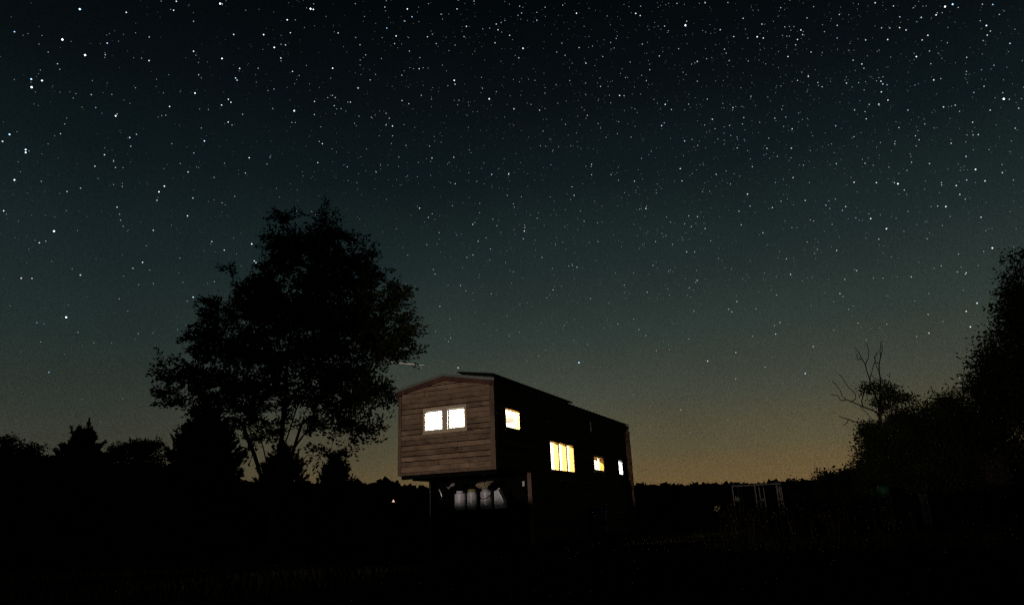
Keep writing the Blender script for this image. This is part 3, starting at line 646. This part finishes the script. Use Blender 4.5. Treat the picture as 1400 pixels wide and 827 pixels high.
quick_tree('broadleaf_tree', 'huge dark tree cut off by the right edge', 'tree', [(1440, 420, 70, 60), (1404, 395, 24, 20, 0, .9), (1402, 430, 26, 28), (1395, 470, 45, 35), (1360, 505, 28, 24), (1400, 530, 60, 50), (1352, 545, 24, 24), (1345, 580, 26, 30), (1400, 600, 60, 50), (1460, 520, 70, 70), (1390, 660, 60, 40), (1395, 352, 10, 8, 0, .9), (1390, 375, 10, 6, 0, .8), (1334, 525, 12, 7, 0, .7), (1350, 478, 12, 12, 0, .7), (1470, 640, 60, 50)], 23, 1430, 1050, 70, (0.22, 0.22, 0.2), leaf='leafdark', L=(0.08, 0.19), Wr=0.20, stems=[[(1430, 690), (1440, 420)], [(1425, 690), (1385, 480)], [(1440, 690), (1480, 500)]], droop=0.35)
for (px, py, rx, ry, Yd, lab) in ((1140, 662, 17, 12, 70, 'low round bush left of the taller domed bush on the horizon'), (1164, 659, 15, 15, 66, 'taller domed bush on the horizon left of the shrubs'), (1086, 668, 10, 9, 90, 'small spiky bush on the horizon beside the garden frame')):
    quick_tree('round_bush', lab, 'bush', [(px, py, rx, ry), (px, py + 14, rx * 1.15, ry)], Yd, px, 130, 46, (0.4, 0.4, 0.3), leaf='needle', L=(0.25, 0.45), group='round bushes on the horizon', tip_r=0.02, Wr=0.3, shell=0.1)
quick_tree('sapling', 'thin wispy sapling in front of the horizon bushes', 'sapling', [(1120, 652, 9, 12), (1119, 668, 8, 10)], 38, 1120, 46, 16, (0.10, 0.10, 0.12), leaf='leaf2', L=(0.06, 0.13), Wr=0.22, bark='weeds', tip_r=0.006)
quick_tree('leafy_shrub', 'pale-leaved shrub catching light under the huge right tree', 'bush', [(1366, 650, 9, 12), (1358, 640, 8, 12), (1368, 662, 10, 8)], 19, 1364, 60, 26, (0.10, 0.10, 0.12), leaf='weeds', L=(0.06, 0.13), Wr=0.18, bark='weeds', tip_r=0.004)

# ------------------------------------------------------------------ garden frame and small things on the right
GY = 44
fr = at(1001, 680, GY); fr.z = 0
t = thing('garden_frame', 'pale wooden garden frame of posts and rails, right of the house', 'trellis', fr)
def G_(px, py, dy=0): return at(px, py, GY + dy) - Vector(fr)
tops = []
rows = [[(1001, 665.3, 0), (1008, 664.8, 5), (1012.5, 664.4, 9)], [(1031.5, 663.5, -1), (1037, 663.3, 4), (1043, 663.0, 8)], [(1061, 661.6, -2), (1065, 661.4, 3), (1067, 661.2, 7)]]
for r_ in rows:
    tr_ = []
    for (px, py, dy) in r_:
        q = G_(px, py, dy); mb = MB(); mb.box(q.x - 0.03, q.x + 0.03, q.y - 0.03, q.y + 0.03, 0, q.z); mb.build('post', M['greywood'], t); tr_.append(q)
    tops.append(tr_)
for k in range(3):
    mb = MB(); mb.tube([tops[i][k] + Vector((0, 0, 0.03)) for i in range(3)], 0.04, 4); mb.build('rail', M['greywood'], t)
for i in range(3):
    mb = MB(); mb.tube([tops[i][k] + Vector((0, 0, 0.10)) for k in range(3)], 0.035, 4); mb.build('rail', M['greywood'], t)
q1, q2 = tops[2][0], tops[2][2]
mb = MB(); mb.tube([q1 + Vector((0.05, 0, -0.1)), Vector((q1.x + 0.35, q1.y, 0.6))], 0.03, 4); mb.build('brace', M['greywood'], t)

def seedhead(px, py, Y, lab):
    q = at(px, py, Y); t = thing('seed_head_stalk', lab, 'plant', (q.x, q.y, 0), 0, 'pale flower heads in the field'); H = q.z
    mb = MB(); mb.tube([(0.0, 0, 0), (0.03, 0, H * 0.5), (0, 0, H)], [0.012, 0.010, 0.007], 5); mb.build('stem', M['weeds'], t)
    n = 140; V = leaf_array(np.zeros((n, 3)) + (0, 0, H) + RNG.normal(size=(n, 3)) * (0.03, 0.03, 0.02), unit(RNG.normal(size=(n, 3))), RNG.uniform(.04, .08, n), np.full(n, .018)); quads('head', V, M['flower'], t)
seedhead(1008, 682.5, 24, 'pale flower head under the left posts of the garden frame')
seedhead(1042, 684, 24, 'pale flower head under the middle posts of the garden frame')
seedhead(1067.5, 684.8, 24, 'pale flower head under the right posts of the garden frame')
seedhead(981.5, 695, 19, 'low pale flower head alone between house and garden frame')

q = at(1264, 688, 22); 
t = thing('leaning_board', 'short pale board standing at the foot of the willow-like bush', 'board', (q.x, q.y, 0), 0.2)
z1 = at(1264, 674.5, 22).z
for i in range(5):
    mb = MB(); x = (i - 2) * 0.06; mb.prism([(x - 0.024, 0.1), (x + 0.024, 0.1), (x + 0.024, z1 - 0.02 * (i % 3)), (x - 0.024, z1 - 0.03 * (i % 2))], lambda p, q_, d: (p, d, q_), 0, 0.02); mb.build('slat', M['greywood'], t)
mb = MB(); mb.box(-0.16, 0.16, 0.0205, 0.04, 0.4, 0.46); mb.build('crossbar', M['greywood'], t)
q = at(1208, 671, 24)
t = thing('plastic_barrel', 'green barrel at the foot of the dead-topped tree', 'barrel', (q.x, q.y, 0))
mb = MB(); zz = at(1208, 664, 24).z; mb.lathe([(0.18, 0), (0.2, 0.03), (0.2, zz * .48), (0.21, zz * .5), (0.2, zz * .52), (0.2, zz * .95), (0.16, zz)], k=20); mb.build('body', M['green'], t, True)
mb = MB(); mb.lathe([(0.05, zz), (0.05, zz + 0.03)], (0.05, 0, 0), 10); mb.build('cap', M['blackmetal'], t)

# distant yard lamp left of the house
q = at(537.8, 686, 120); t = thing('yard_lamp', 'tiny glowing yard lamp far behind, left of the house', 'lamp', (q.x, q.y, 0))
mb = MB(); mb.tube([(0, 0, 0), (0, 0, q.z)], 0.06, 6); mb.build('pole', M['blackmetal'], t)
mb = MB(); mb.lathe([(0.24, q.z), (0.20, q.z + 0.09), (0.04, q.z + 0.40)], k=12); mb.build('lamp_shade', M['lampglow'], t); M['lampglow'].cycles.emission_sampling = 'NONE'
mb = MB(); mb.box(-0.15, 0.65, -0.04, 0.04, q.z - 0.08, q.z - 0.001); mb.build('bracket', M['flower'], t)

# ------------------------------------------------------------------ grass and weeds
n = 45000; Yg = 2 + 26 * RNG.random(n) ** 1.4; Xg = RNG.uniform(-0.85, 0.85, n) * (Yg + 2)
c = np.stack([Xg, Yg, np.zeros(n) - 0.01], 1); 
loc = np.array([np.array(HI @ Vector(q)) for q in c]); keep = ~((loc[:, 0] > -W - .1) & (loc[:, 0] < .1) & (loc[:, 1] > NECK) & (loc[:, 1] < LEN))
c = c[keep]; n = len(c); d = unit(RNG.normal(size=(n, 3)) * 0.28 + (0, 0, 1)); ln = RNG.uniform(0.08, 0.26, n)
tag(quads('grass', leaf_array(c, d, ln, ln * 0.035 + 0.002), M['grass']), 'dark meadow grass over the field', 'grass', kind='stuff')
# dry weeds, tall enough for their tips to catch the lamp
c = []; 
for i in range(220):
    Y = RNG.uniform(15, 34); px = 985 + 330 * RNG.random() ** 1.3; q = at(px, 690, Y); c.append((q.x, q.y, 0))
V = []
for q in c:
    k = RNG.integers(3, 8); H = RNG.uniform(0.6, 1.02)
    b0 = np.array(q) + RNG.normal(size=(k, 3)) * (0.1, 0.1, 0); d = unit(RNG.normal(size=(k, 3)) * 0.13 + (0, 0, 1)); ln = H * RNG.uniform(0.6, 1.05, k)
    V.append(leaf_array(b0, d, ln, np.full(k, 0.006)))
    tips = b0 + d * ln[:, None]; V.append(leaf_array(np.repeat(tips, 5, 0) + RNG.normal(size=(5 * k, 3)) * (0.03, 0.03, 0.06), unit(RNG.normal(size=(5 * k, 3)) + (0, 0, 1)), RNG.uniform(.05, .1, 5 * k), np.full(5 * k, .009)))
tag(quads('dry_weeds', np.concatenate(V), M['weeds']), 'tall dry weeds in the field right of the house', 'weeds', kind='stuff')

# ------------------------------------------------------------------ stars
TILES = {(0, 0, 3.446): "376,45,3 595,60,2 68,151,2 198,169,1.2 294,188,3 335,197,1.1 401,261,3 505,205,2 496,259,1.5 494,272,1.1 271,302,1.5 190,331,1.1 147,374,2.5 198,381,2.5 149,412,3 167,435,1 702,287,2 703,176,1.5 831,8,2 818,50,2 1037,19,3 1047,20,1.8 912,102,1.5 1158,50,1.1 1101,164,2 912,243,2 1046,277,2.5 1129,324,2 1110,369,2 1117,379,2 936,354,1.5 919,440,2.5 1076,469,2 1088,483,2 1044,496,2 1143,539,1.5 1075,576,2 1093,590,1.5 799,503,2 781,544,1.3 762,546,1.2 545,547,2.5 552,538,1.5 430,447,1.5 345,463,1.3 451,508,1.5 527,446,1.2 435,381,1.2 330,434,1 180,498,1 305,585,1.3 314,557,1.1 285,631,1.5 45,634,2.5 12,667,2 121,706,2.5 121,719,2.5 611,649,2 643,634,1.5 616,690,1.5 948,604,1.3 963,665,2.3 913,722,1.5 492,730,1.8 535,760,1.5 447,784,1.8 544,790,1.5 1174,744,2 886,811,1.8 1156,816,1.5 1058,770,1.2 849,771,1.2 772,795,1 516,160,1 582,164,1 109,168,1 132,160,1",
(350, 0, 3.446): "257,43,3 270,46,2.3 147,95,2.3 36,165,2.3 162,156,1.8 387,157,1.8 86,225,2.6 118,210,1.5 139,213,1.8 117,275,2 361,323,2.3 172,338,1.8 10,323,1.5 85,421,1.5 57,428,1.3 180,523,2.8 276,479,1.8 360,451,1.5 373,461,1.6 338,461,1.3 369,499,1.6 401,513,1.4 445,482,1.8 433,482,1.3 423,525,1.2 275,541,1.6 78,512,1.2 169,578,1.3 185,578,1.3 298,667,1.4 313,678,1.8 66,742,1.5 291,767,1.8 430,787,1.6 414,778,1.2 52,774,1.3 464,582,1.3 485,548,1.3 543,553,1.3 481,416,1.9 538,378,1.5 564,352,1.4 495,353,1.1 491,284,1.2 517,260,1.5 490,212,1.5 470,178,1.4 468,19,1.3 607,35,1.6 610,53,1.2 713,44,2.2 735,81,1.9 701,101,1.6 616,134,1.9 660,171,2.2 653,207,1.6 808,175,1.7 849,207,1.5 723,242,1.7 772,273,1.3 769,325,1.8 742,325,1.2 687,356,1.5 878,308,1.3 938,214,1.3 980,174,1.6 991,126,1.9 947,44,1.8 872,69,1.5 953,3,1.4 1027,7,1.5 1132,115,1.8 1140,142,1.9 1155,108,1.4 1173,98,1.4 1101,134,1.4 1126,203,1.7 1195,168,1.8 934,380,2.4 938,398,1.7 904,405,1.3 1099,467,2.6 1132,433,1.5 1062,366,1.4 1067,416,1.3 956,474,1.4 779,450,1.5 688,475,1.8 720,490,1.6 827,468,1.3 643,595,2 613,590,1.5 628,558,1.5 613,535,1.4 643,641,1.4 707,686,1.3 638,677,1.2 818,689,1.4 829,745,1.8 673,741,1.3 932,742,1.7 910,766,1.3 566,811,1.6 1190,822,1.8 1110,822,1.5",
(700, 0, 3.446): "36,31,1.6 117,60,1.4 117,97,1.8 304,64,2.1 156,36,1.4 239,26,1.4 45,63,1.6 28,74,1.4 52,229,2.4 32,274,1.8 211,247,1.6 235,205,1.4 316,226,1.6 250,262,1.5 348,299,1.8 428,268,1.4 583,65,2.1 604,75,1.8 606,31,1.5 465,202,1.4 491,183,1.4 614,209,1.5 719,125,1.6 694,265,1.7 649,330,1.7 557,294,1.4 817,121,3.2 823,102,1.6 910,15,1.7 777,18,1.5 785,231,1.5 873,291,1.8 917,278,1.4 981,142,1.9 1001,233,1.6 1009,252,1.4 1023,287,1.5 1045,174,1.7 1017,14,1.5 1089,88,1.8 1155,175,2.2 1184,181,1.9 1177,115,1.7 1113,289,1.4 1111,181,1.3 507,451,2.1 528,452,1.5 417,408,1.5 272,381,1.4 208,400,1.3 108,380,1.4 130,520,1.7 9,514,1.9 355,545,1.5 465,486,1.3 633,381,1.5 722,493,2 751,517,1.6 705,593,2.1 717,580,1.4 832,492,1.6 920,468,1.6 1041,508,1.9 945,563,1.7 1025,592,1.5 1086,585,1.4 908,590,1.3 813,665,1.8 875,686,1.4 1061,698,1.6 1060,647,1.4 1126,455,1.5 1092,555,1.5 873,384,1.4 611,356,1.3 535,367,1.3 503,575,1.3 406,583,1.3 252,587,1.3 146,619,1.3 375,775,1.6 373,785,1.4 467,824,1.5 183,777,1.3 794,795,1.5 963,822,1.4 1132,786,1.5 1201,700,1.6 610,747,1.3 497,631,1.3 561,647,1.3 443,648,1.2 656,713,1.2",
(1050, 0, 3.446): "103,1,1.5 60,38,1.5 184,86,1.5 79,128,1.4 101,127,1.2 122,127,1.2 155,143,1.9 163,165,1.7 139,188,1.8 68,168,1.3 89,172,1.2 101,172,1.2 130,213,1.5 94,268,1.9 203,247,1.6 326,121,1.6 266,151,1.5 326,181,1.5 336,70,1.5 505,15,1.8 591,30,1.6 621,81,1.7 535,133,1.5 574,134,1.6 620,132,1.8 650,143,1.8 564,188,1.9 460,190,1.7 722,84,1.8 792,72,2 834,33,2.7 870,22,2.5 896,37,1.4 1010,22,1.4 1059,23,1.8 1090,70,1.4 1029,122,2.2 1048,148,1.5 1033,167,1.8 753,168,1.9 726,190,1.7 699,268,2.1 761,242,1.5 767,302,1.4 936,272,1.6 1140,206,1.7 1065,309,1.4 1006,330,1.3 935,338,1.3 933,352,1.3 442,303,1.8 401,285,1.7 452,323,1.5 190,361,1.9 139,380,1.5 235,390,1.5 255,410,1.5 370,393,1.8 427,391,1.4 532,384,1.8 541,397,1.8 561,401,1.6 534,434,1.9 565,473,1.9 522,492,1.9 477,493,1.5 408,519,1.6 457,527,1.4 463,561,1.6 659,520,1.6 781,378,1.9 814,372,1.4 1018,408,1.5 970,437,1.5 827,505,1.8 882,497,1.6 1111,467,3 1106,438,1.3 1137,469,1.4 1181,511,1.6 1047,520,1.7 964,577,1.6 991,635,1.7 966,637,1.4 1165,605,1.6 319,594,1.7 114,608,1.7 32,558,1.6 84,553,1.5 617,602,1.5 695,641,1.5 712,660,1.5 597,679,1.5 863,676,1.6 933,738,1.7 978,800,1.9 1104,814,1.7 761,772,1.6 110,699,1.8 322,772,1.6 457,770,1.5 167,779,1.4 676,765,1.5 405,645,1.4 739,585,1.4 3,652,1.4",
(0, 240, 2.586): "51,16,2.5 146,21,1.5 581,38,2.2 285,45,1.7 237,57,1.8 562,58,2.3 555,88,1.7 682,80,1.8 13,125,2 414,112,1.8 785,97,1.3 830,74,1.3 757,7,1.3 663,143,2.1 191,197,3 542,194,1.8 426,158,1.4 423,137,1.4 139,238,1.9 162,232,1.4 749,234,1.8 793,264,1.8 890,242,2.4 504,307,2 470,328,1.7 517,249,1.2 636,292,1.3 75,363,2 113,364,1.7 284,352,1.9 437,356,1.2 542,382,1.3 490,386,1.2 758,375,1.5 683,430,2.2 422,436,1.3 234,501,3 130,520,1.5 156,524,1.2 662,444,1.3 276,554,1.4 489,559,1.3 541,557,1.1 332,591,1.2 144,588,1.2 173,695,1.8 395,592,1.1 862,494,1.8 884,494,1.4 823,494,1.2 842,494,1.2 741,494,1.4 628,544,1.2 899,302,2 905,308,2",
(560, 230, 2.85): "39,156,1.9 178,61,1.6 320,25,1.8 387,21,1.6 73,192,1.7 88,178,1.4 447,245,2 449,232,1.5 448,222,1.3 443,275,1.7 246,219,1.7 340,224,1.4 184,261,1.3 115,251,1.4 267,285,1.6 298,272,1.3 315,315,1.6 247,338,1.6 222,347,1.4 568,297,1.3 516,348,1.5 652,386,1.6 634,379,1.4 559,474,1.6 198,457,1.5 99,413,1.5 92,395,1.4 118,538,1.6 219,478,1.4 318,490,1.4 404,404,1.3 705,508,1.4 603,612,1.3 660,757,2.7 694,686,1.3 160,661,1.5 151,675,1.5 189,777,2.2 380,577,1.4 388,654,1.3 131,753,1.3 502,731,1.3 530,709,1.2 641,106,1.6 632,73,1.5 709,26,1.5 785,26,1.3 680,207,1.4 665,167,1.3 497,195,1.3 408,152,1.3 167,147,1.3 273,174,1.4 67,298,1.3 107,295,1.2 780,613,1.2",
(830, 230, 2.85): "107,51,1.7 151,157,1.9 292,50,1.6 285,2,1.8 425,25,1.5 547,101,2 557,148,1.7 644,154,1.7 656,56,1.4 724,38,1.4 773,126,1.4 514,168,1.6 523,221,1.5 607,252,1.6 352,189,1.6 318,186,1.5 328,228,1.5 382,235,1.6 302,217,1.4 247,210,1.4 404,283,1.4 310,326,1.7 341,326,1.6 255,297,1.5 189,286,1.4 179,379,1.4 351,437,1.9 345,445,1.3 320,466,1.4 67,455,1.4 67,484,1.3 156,483,1.5 506,519,1.7 474,549,1.7 486,560,1.7 338,557,1.4 699,353,1.5 715,413,1.6 614,408,1.3 580,547,1.4 674,601,1.6 652,612,1.4 657,646,1.9 567,655,1.4 392,751,2.1 502,718,1.7 772,799,2.3 616,774,1.5 124,628,1.5 151,652,1.4 42,607,1.5 192,710,1.4 318,665,1.3 501,820,1.5 661,494,1.4 15,26,1.4 45,48,1.3 204,491,1.1 372,92,1.3 678,129,1.4 481,62,1.3 434,352,1.3",
(1080, 230, 3.307): "488,71,2.4 472,66,1.5 391,66,1.9 290,64,1.9 839,6,2.2 752,79,1.9 799,54,1.7 882,58,1.9 685,66,1.4 686,77,1.4 517,99,1.6 705,174,2.2 668,172,1.6 768,119,1.7 793,140,1.5 864,222,1.8 252,174,1.8 163,168,1.7 176,148,1.3 205,140,1.4 237,191,1.6 365,228,2.1 298,225,1.5 436,274,2.2 402,321,1.7 211,372,1.8 69,146,1.6 15,42,1.6 92,234,1.3 107,239,1.3 9,269,1.3 124,367,1.4 111,385,1.3 78,334,1.3 302,463,1.6 293,459,1.3 248,503,1.5 226,567,1.7 240,580,1.4 549,491,1.7 421,497,1.3 684,441,1.4 757,469,1.5 797,473,1.8 793,479,1.5 915,361,2.3 762,388,1.4 876,377,1.3 846,610,2.2 797,647,2 816,717,2.2 629,745,1.9 573,761,1.4 625,661,1.6 692,693,1.4 438,705,1.4 199,733,1.5 105,806,1.7 308,700,1.4 266,638,1.4 3,480,1.8 564,599,1.2 458,400,1.2"}
SD = 9000.0; stars = []
for (ox, oy, s_), txt in TILES.items():
    for q in txt.split():
        x, y, b_ = map(float, q.split(',')); stars.append((ray(ox + x / s_, oy + y / s_).normalized(), b_))
stars.append((ray(931, 560).normalized(), 1.6)); stars.append((ray(496, 471).normalized(), 1.5))
# faint field of stars, denser along a broad band rising to the right
band = ray(1050, 130).normalized()
cnt = 0
while cnt < 8500:
    az = random.uniform(-1.2, 1.2); el = math.asin(random.uniform(0.02, 0.93)); d = Vector((math.sin(az) * math.cos(el), math.cos(az) * math.cos(el), math.sin(el)))
    dens = (0.22 + 0.78 * math.exp(-((d - band).length / 0.52) ** 2)) * min(1, max(0, (el - 0.03) / 0.35)) 
    if random.random() > dens: continue
    cnt += 1; u = random.random(); b_ = 0.35 + 0.95 * u ** 2.6
    stars.append((d, b_))
V = []; Fc = []; Cc = []
for d, b_ in stars:
    r = (0.36 + 0.23 * b_ ** 1.25 if b_ > 1 else 0.32 + 0.26 * b_) * SD / FPX * 0.9
    val = (0.10 + 0.42 * max(b_ - 0.35, 0) ** 1.15) if b_ < 1 else min(0.25 * b_ ** 2.3, 2.8)
    tint = random.choice([(0.65, 0.86, 1.0), (0.75, 0.92, 1.0), (0.92, 0.98, 1.0), (1.0, 0.97, 0.92), (0.42, 0.70, 1.0)] if b_ > 1 else [(0.7, 0.9, 0.95), (0.8, 0.92, 0.9), (0.55, 0.78, 1.0), (0.95, 0.95, 0.85)])
    el = math.asin(d.z); val *= 0.55 + 0.45 * min(1, el / 0.45)
    a = d.cross(Vector((0, 0, 1))).normalized(); b2 = d.cross(a).normalized(); c0 = d * SD; n0 = len(V)
    V += [tuple(c0 + o_ * r) for o_ in (a, b2, -a, -b2, d, -d)]
    Fc += [(n0 + i, n0 + (i + 1) % 4, n0 + k) for i in range(4) for k in (4, 5)]; Cc += [(tint[0] * val, tint[1] * val, tint[2] * val, 1)] * 6
me = bpy.data.meshes.new('stars'); me.from_pydata(V, [], Fc); ca = me.color_attributes.new('light', 'FLOAT_COLOR', 'POINT'); ca.data.foreach_set('color', np.array(Cc, dtype=np.float32).ravel())
ms = bpy.data.materials.new('starlight'); ms.use_nodes = True; nt = ms.node_tree; nt.nodes.clear(); o = nt.nodes.new('ShaderNodeOutputMaterial'); e = nt.nodes.new('ShaderNodeEmission'); at_ = nt.nodes.new('ShaderNodeAttribute'); at_.attribute_name = 'light'
nt.links.new(at_.outputs['Color'], e.inputs['Color']); e.inputs['Strength'].default_value = 1.0; nt.links.new(e.outputs[0], o.inputs[0]); me.materials.append(ms)
try: ms.cycles.emission_sampling = 'NONE'
except Exception: pass
so = bpy.data.objects.new('stars', me); C.objects.link(so); so.location.z = CAMZ; tag(so, 'countless stars over the whole night sky', 'stars', kind='stuff')
# meteor
a = ray(524, 494.3).normalized() * 8500 + Vector((0, 0, CAMZ)); b = ray(580.5, 499.3).normalized() * 8500 + Vector((0, 0, CAMZ))
mm = mat('meteor_light', (0, 0, 0), emit=(1.0, 0.80, 0.66), estr=0.30); mm.cycles.emission_sampling = 'NONE'
mb = MB(); mb.tube([a, a.lerp(b, .3), a.lerp(b, .7), b], [2, 4.2, 5.2, 2], 6); tag(mb.build('meteor', mm), 'short pale meteor streak just above the house roof', 'meteor')

# ------------------------------------------------------------------ night sky
w = bpy.data.worlds.new('World'); SC.world = w; w.use_nodes = True; w.cycles.sampling_method = 'NONE'; nt = w.node_tree; N = nt.nodes.new; L = nt.links.new
bg = nt.nodes['Background']; tc = N('ShaderNodeTexCoord'); sp = N('ShaderNodeSeparateXYZ'); L(tc.outputs['Generated'], sp.inputs[0])
asn = N('ShaderNodeMath'); asn.operation = 'ARCSINE'; L(sp.outputs['Z'], asn.inputs[0])
mr = N('ShaderNodeMapRange'); L(asn.outputs[0], mr.inputs[0]); mr.inputs[1].default_value = 0; mr.inputs[2].default_value = math.radians(50)
def lin(c): return tuple((x / 255 / 12.92 if x / 255 <= 0.04045 else ((x / 255 + 0.055) / 1.055) ** 2.4) for x in c) + (1,)
def ramp(stops):
    r = N('ShaderNodeValToRGB'); els = r.color_ramp.elements
    while len(els) > 1: els.remove(els[-1])
    els[0].position = stops[0][0] / 50; els[0].color = lin(stops[0][1])
    for p, c in stops[1:]:
        e_ = els.new(p / 50); e_.color = lin(c)
    L(mr.outputs[0], r.inputs['Fac']); return r
# elevation (deg) -> colour, away from and towards the town glow on the horizon
cool = ramp([(0, (70, 63, 50)), (5, (59, 59, 49)), (9, (48, 54, 48)), (14, (35, 47, 45)), (20, (25, 37, 38)), (27, (14, 24, 26)), (34, (8, 14, 17)), (42, (3, 7, 9)), (50, (1, 4, 6))])
warm = ramp([(0, (110, 86, 50)), (2.5, (103, 85, 55)), (5, (86, 79, 57)), (9, (67, 70, 59)), (14, (48, 58, 54)), (20, (32, 44, 43)), (27, (17, 27, 29)), (34, (9, 15, 18)), (42, (3, 7, 10)), (50, (1, 4, 6))])
gd = Vector((math.sin(math.radians(14)), math.cos(math.radians(14)), 0))
dt_ = N('ShaderNodeVectorMath'); dt_.operation = 'DOT_PRODUCT'; L(tc.outputs['Generated'], dt_.inputs[0]); dt_.inputs[1].default_value = gd
m2 = N('ShaderNodeMapRange'); m2.interpolation_type = 'SMOOTHSTEP'; L(dt_.outputs['Value'], m2.inputs[0]); m2.inputs[1].default_value = math.cos(math.radians(50)); m2.inputs[2].default_value = 1.0
mix = N('ShaderNodeMix'); mix.data_type = 'RGBA'; L(m2.outputs[0], mix.inputs[0]); L(cool.outputs['Color'], mix.inputs[6]); L(warm.outputs['Color'], mix.inputs[7])
# airglow mottling and fine sensor grain painted into the sky brightness
nz = N('ShaderNodeTexNoise'); nz.inputs['Scale'].default_value = 5; nz.inputs['Detail'].default_value = 3; L(tc.outputs['Generated'], nz.inputs['Vector'])
n3 = N('ShaderNodeTexNoise'); n3.inputs['Scale'].default_value = 640; n3.inputs['Detail'].default_value = 1; n3.inputs['Roughness'].default_value = 0.9; L(tc.outputs['Generated'], n3.inputs['Vector'])
f1 = N('ShaderNodeMapRange'); L(nz.outputs['Fac'], f1.inputs[0]); f1.inputs[1].default_value = .3; f1.inputs[2].default_value = .7; f1.inputs[3].default_value = 0.92; f1.inputs[4].default_value = 1.08
f2 = N('ShaderNodeMapRange'); L(n3.outputs['Fac'], f2.inputs[0]); f2.inputs[1].default_value = .25; f2.inputs[2].default_value = .75; f2.inputs[3].default_value = 0.66; f2.inputs[4].default_value = 1.36
f2.clamp = False
mu = N('ShaderNodeMath'); mu.operation = 'MULTIPLY'; L(f1.outputs[0], mu.inputs[0]); L(f2.outputs[0], mu.inputs[1])
L(mix.outputs[2], bg.inputs['Color']); L(mu.outputs[0], bg.inputs['Strength'])

# ------------------------------------------------------------------ lamps
def lamp(name, typ, loc, power, col, r, parent=None):
    l = bpy.data.lights.new(name, typ); l.energy = power; l.color = col; l.shadow_soft_size = r
    o = bpy.data.objects.new(name, l); C.objects.link(o); o.location = loc; o.parent = parent; l.cycles.use_multiple_importance_sampling = False; return o
o = lamp('yard_spot', 'SPOT', LAMP, 10600, (1.0, 0.89, 0.80), 0.003)
o.data.spot_size = math.radians(52); o.data.spot_blend = 0.35
aim = (Vector((math.sin(math.radians(42)), math.cos(math.radians(42)), 0.10))).normalized()
o.rotation_euler = aim.to_track_quat('-Z', 'Y').to_euler()
warmw = (1.0, 0.80, 0.55)
for nm, loc, pw, cc in (('ceiling_light', (-0.95, 0.72, 3.42), 850, (1.0, .92, .84)), ('ceiling_light', (-W / 2, 2.95, 3.3), 800, warmw), ('ceiling_light', (-W / 2, 6.55, 3.2), 620, warmw), ('ceiling_light', (-W / 2, 9.0, 3.2), 600, (1, .95, .95))):
    lamp(nm, 'POINT', loc, pw, cc, 0.12, house)

# ------------------------------------------------------------------ render settings
SC.view_settings.view_transform = 'Standard'; SC.view_settings.look = 'None'; SC.view_settings.exposure = 0; SC.view_settings.gamma = 1
SC.render.engine = 'CYCLES'; SC.cycles.use_denoising = False; SC.cycles.use_adaptive_sampling = False; SC.cycles.use_light_tree = False; SC.cycles.max_bounces = 6; SC.cycles.diffuse_bounces = 3; SC.cycles.transparent_max_bounces = 8
SC.cycles.sample_clamp_indirect = 0.8; SC.cycles.caustics_reflective = False; SC.cycles.caustics_refractive = False; SC.cycles.blur_glossy = 1.0
SC.cycles.pixel_filter_type = 'BLACKMAN_HARRIS'; SC.cycles.filter_width = 1.35
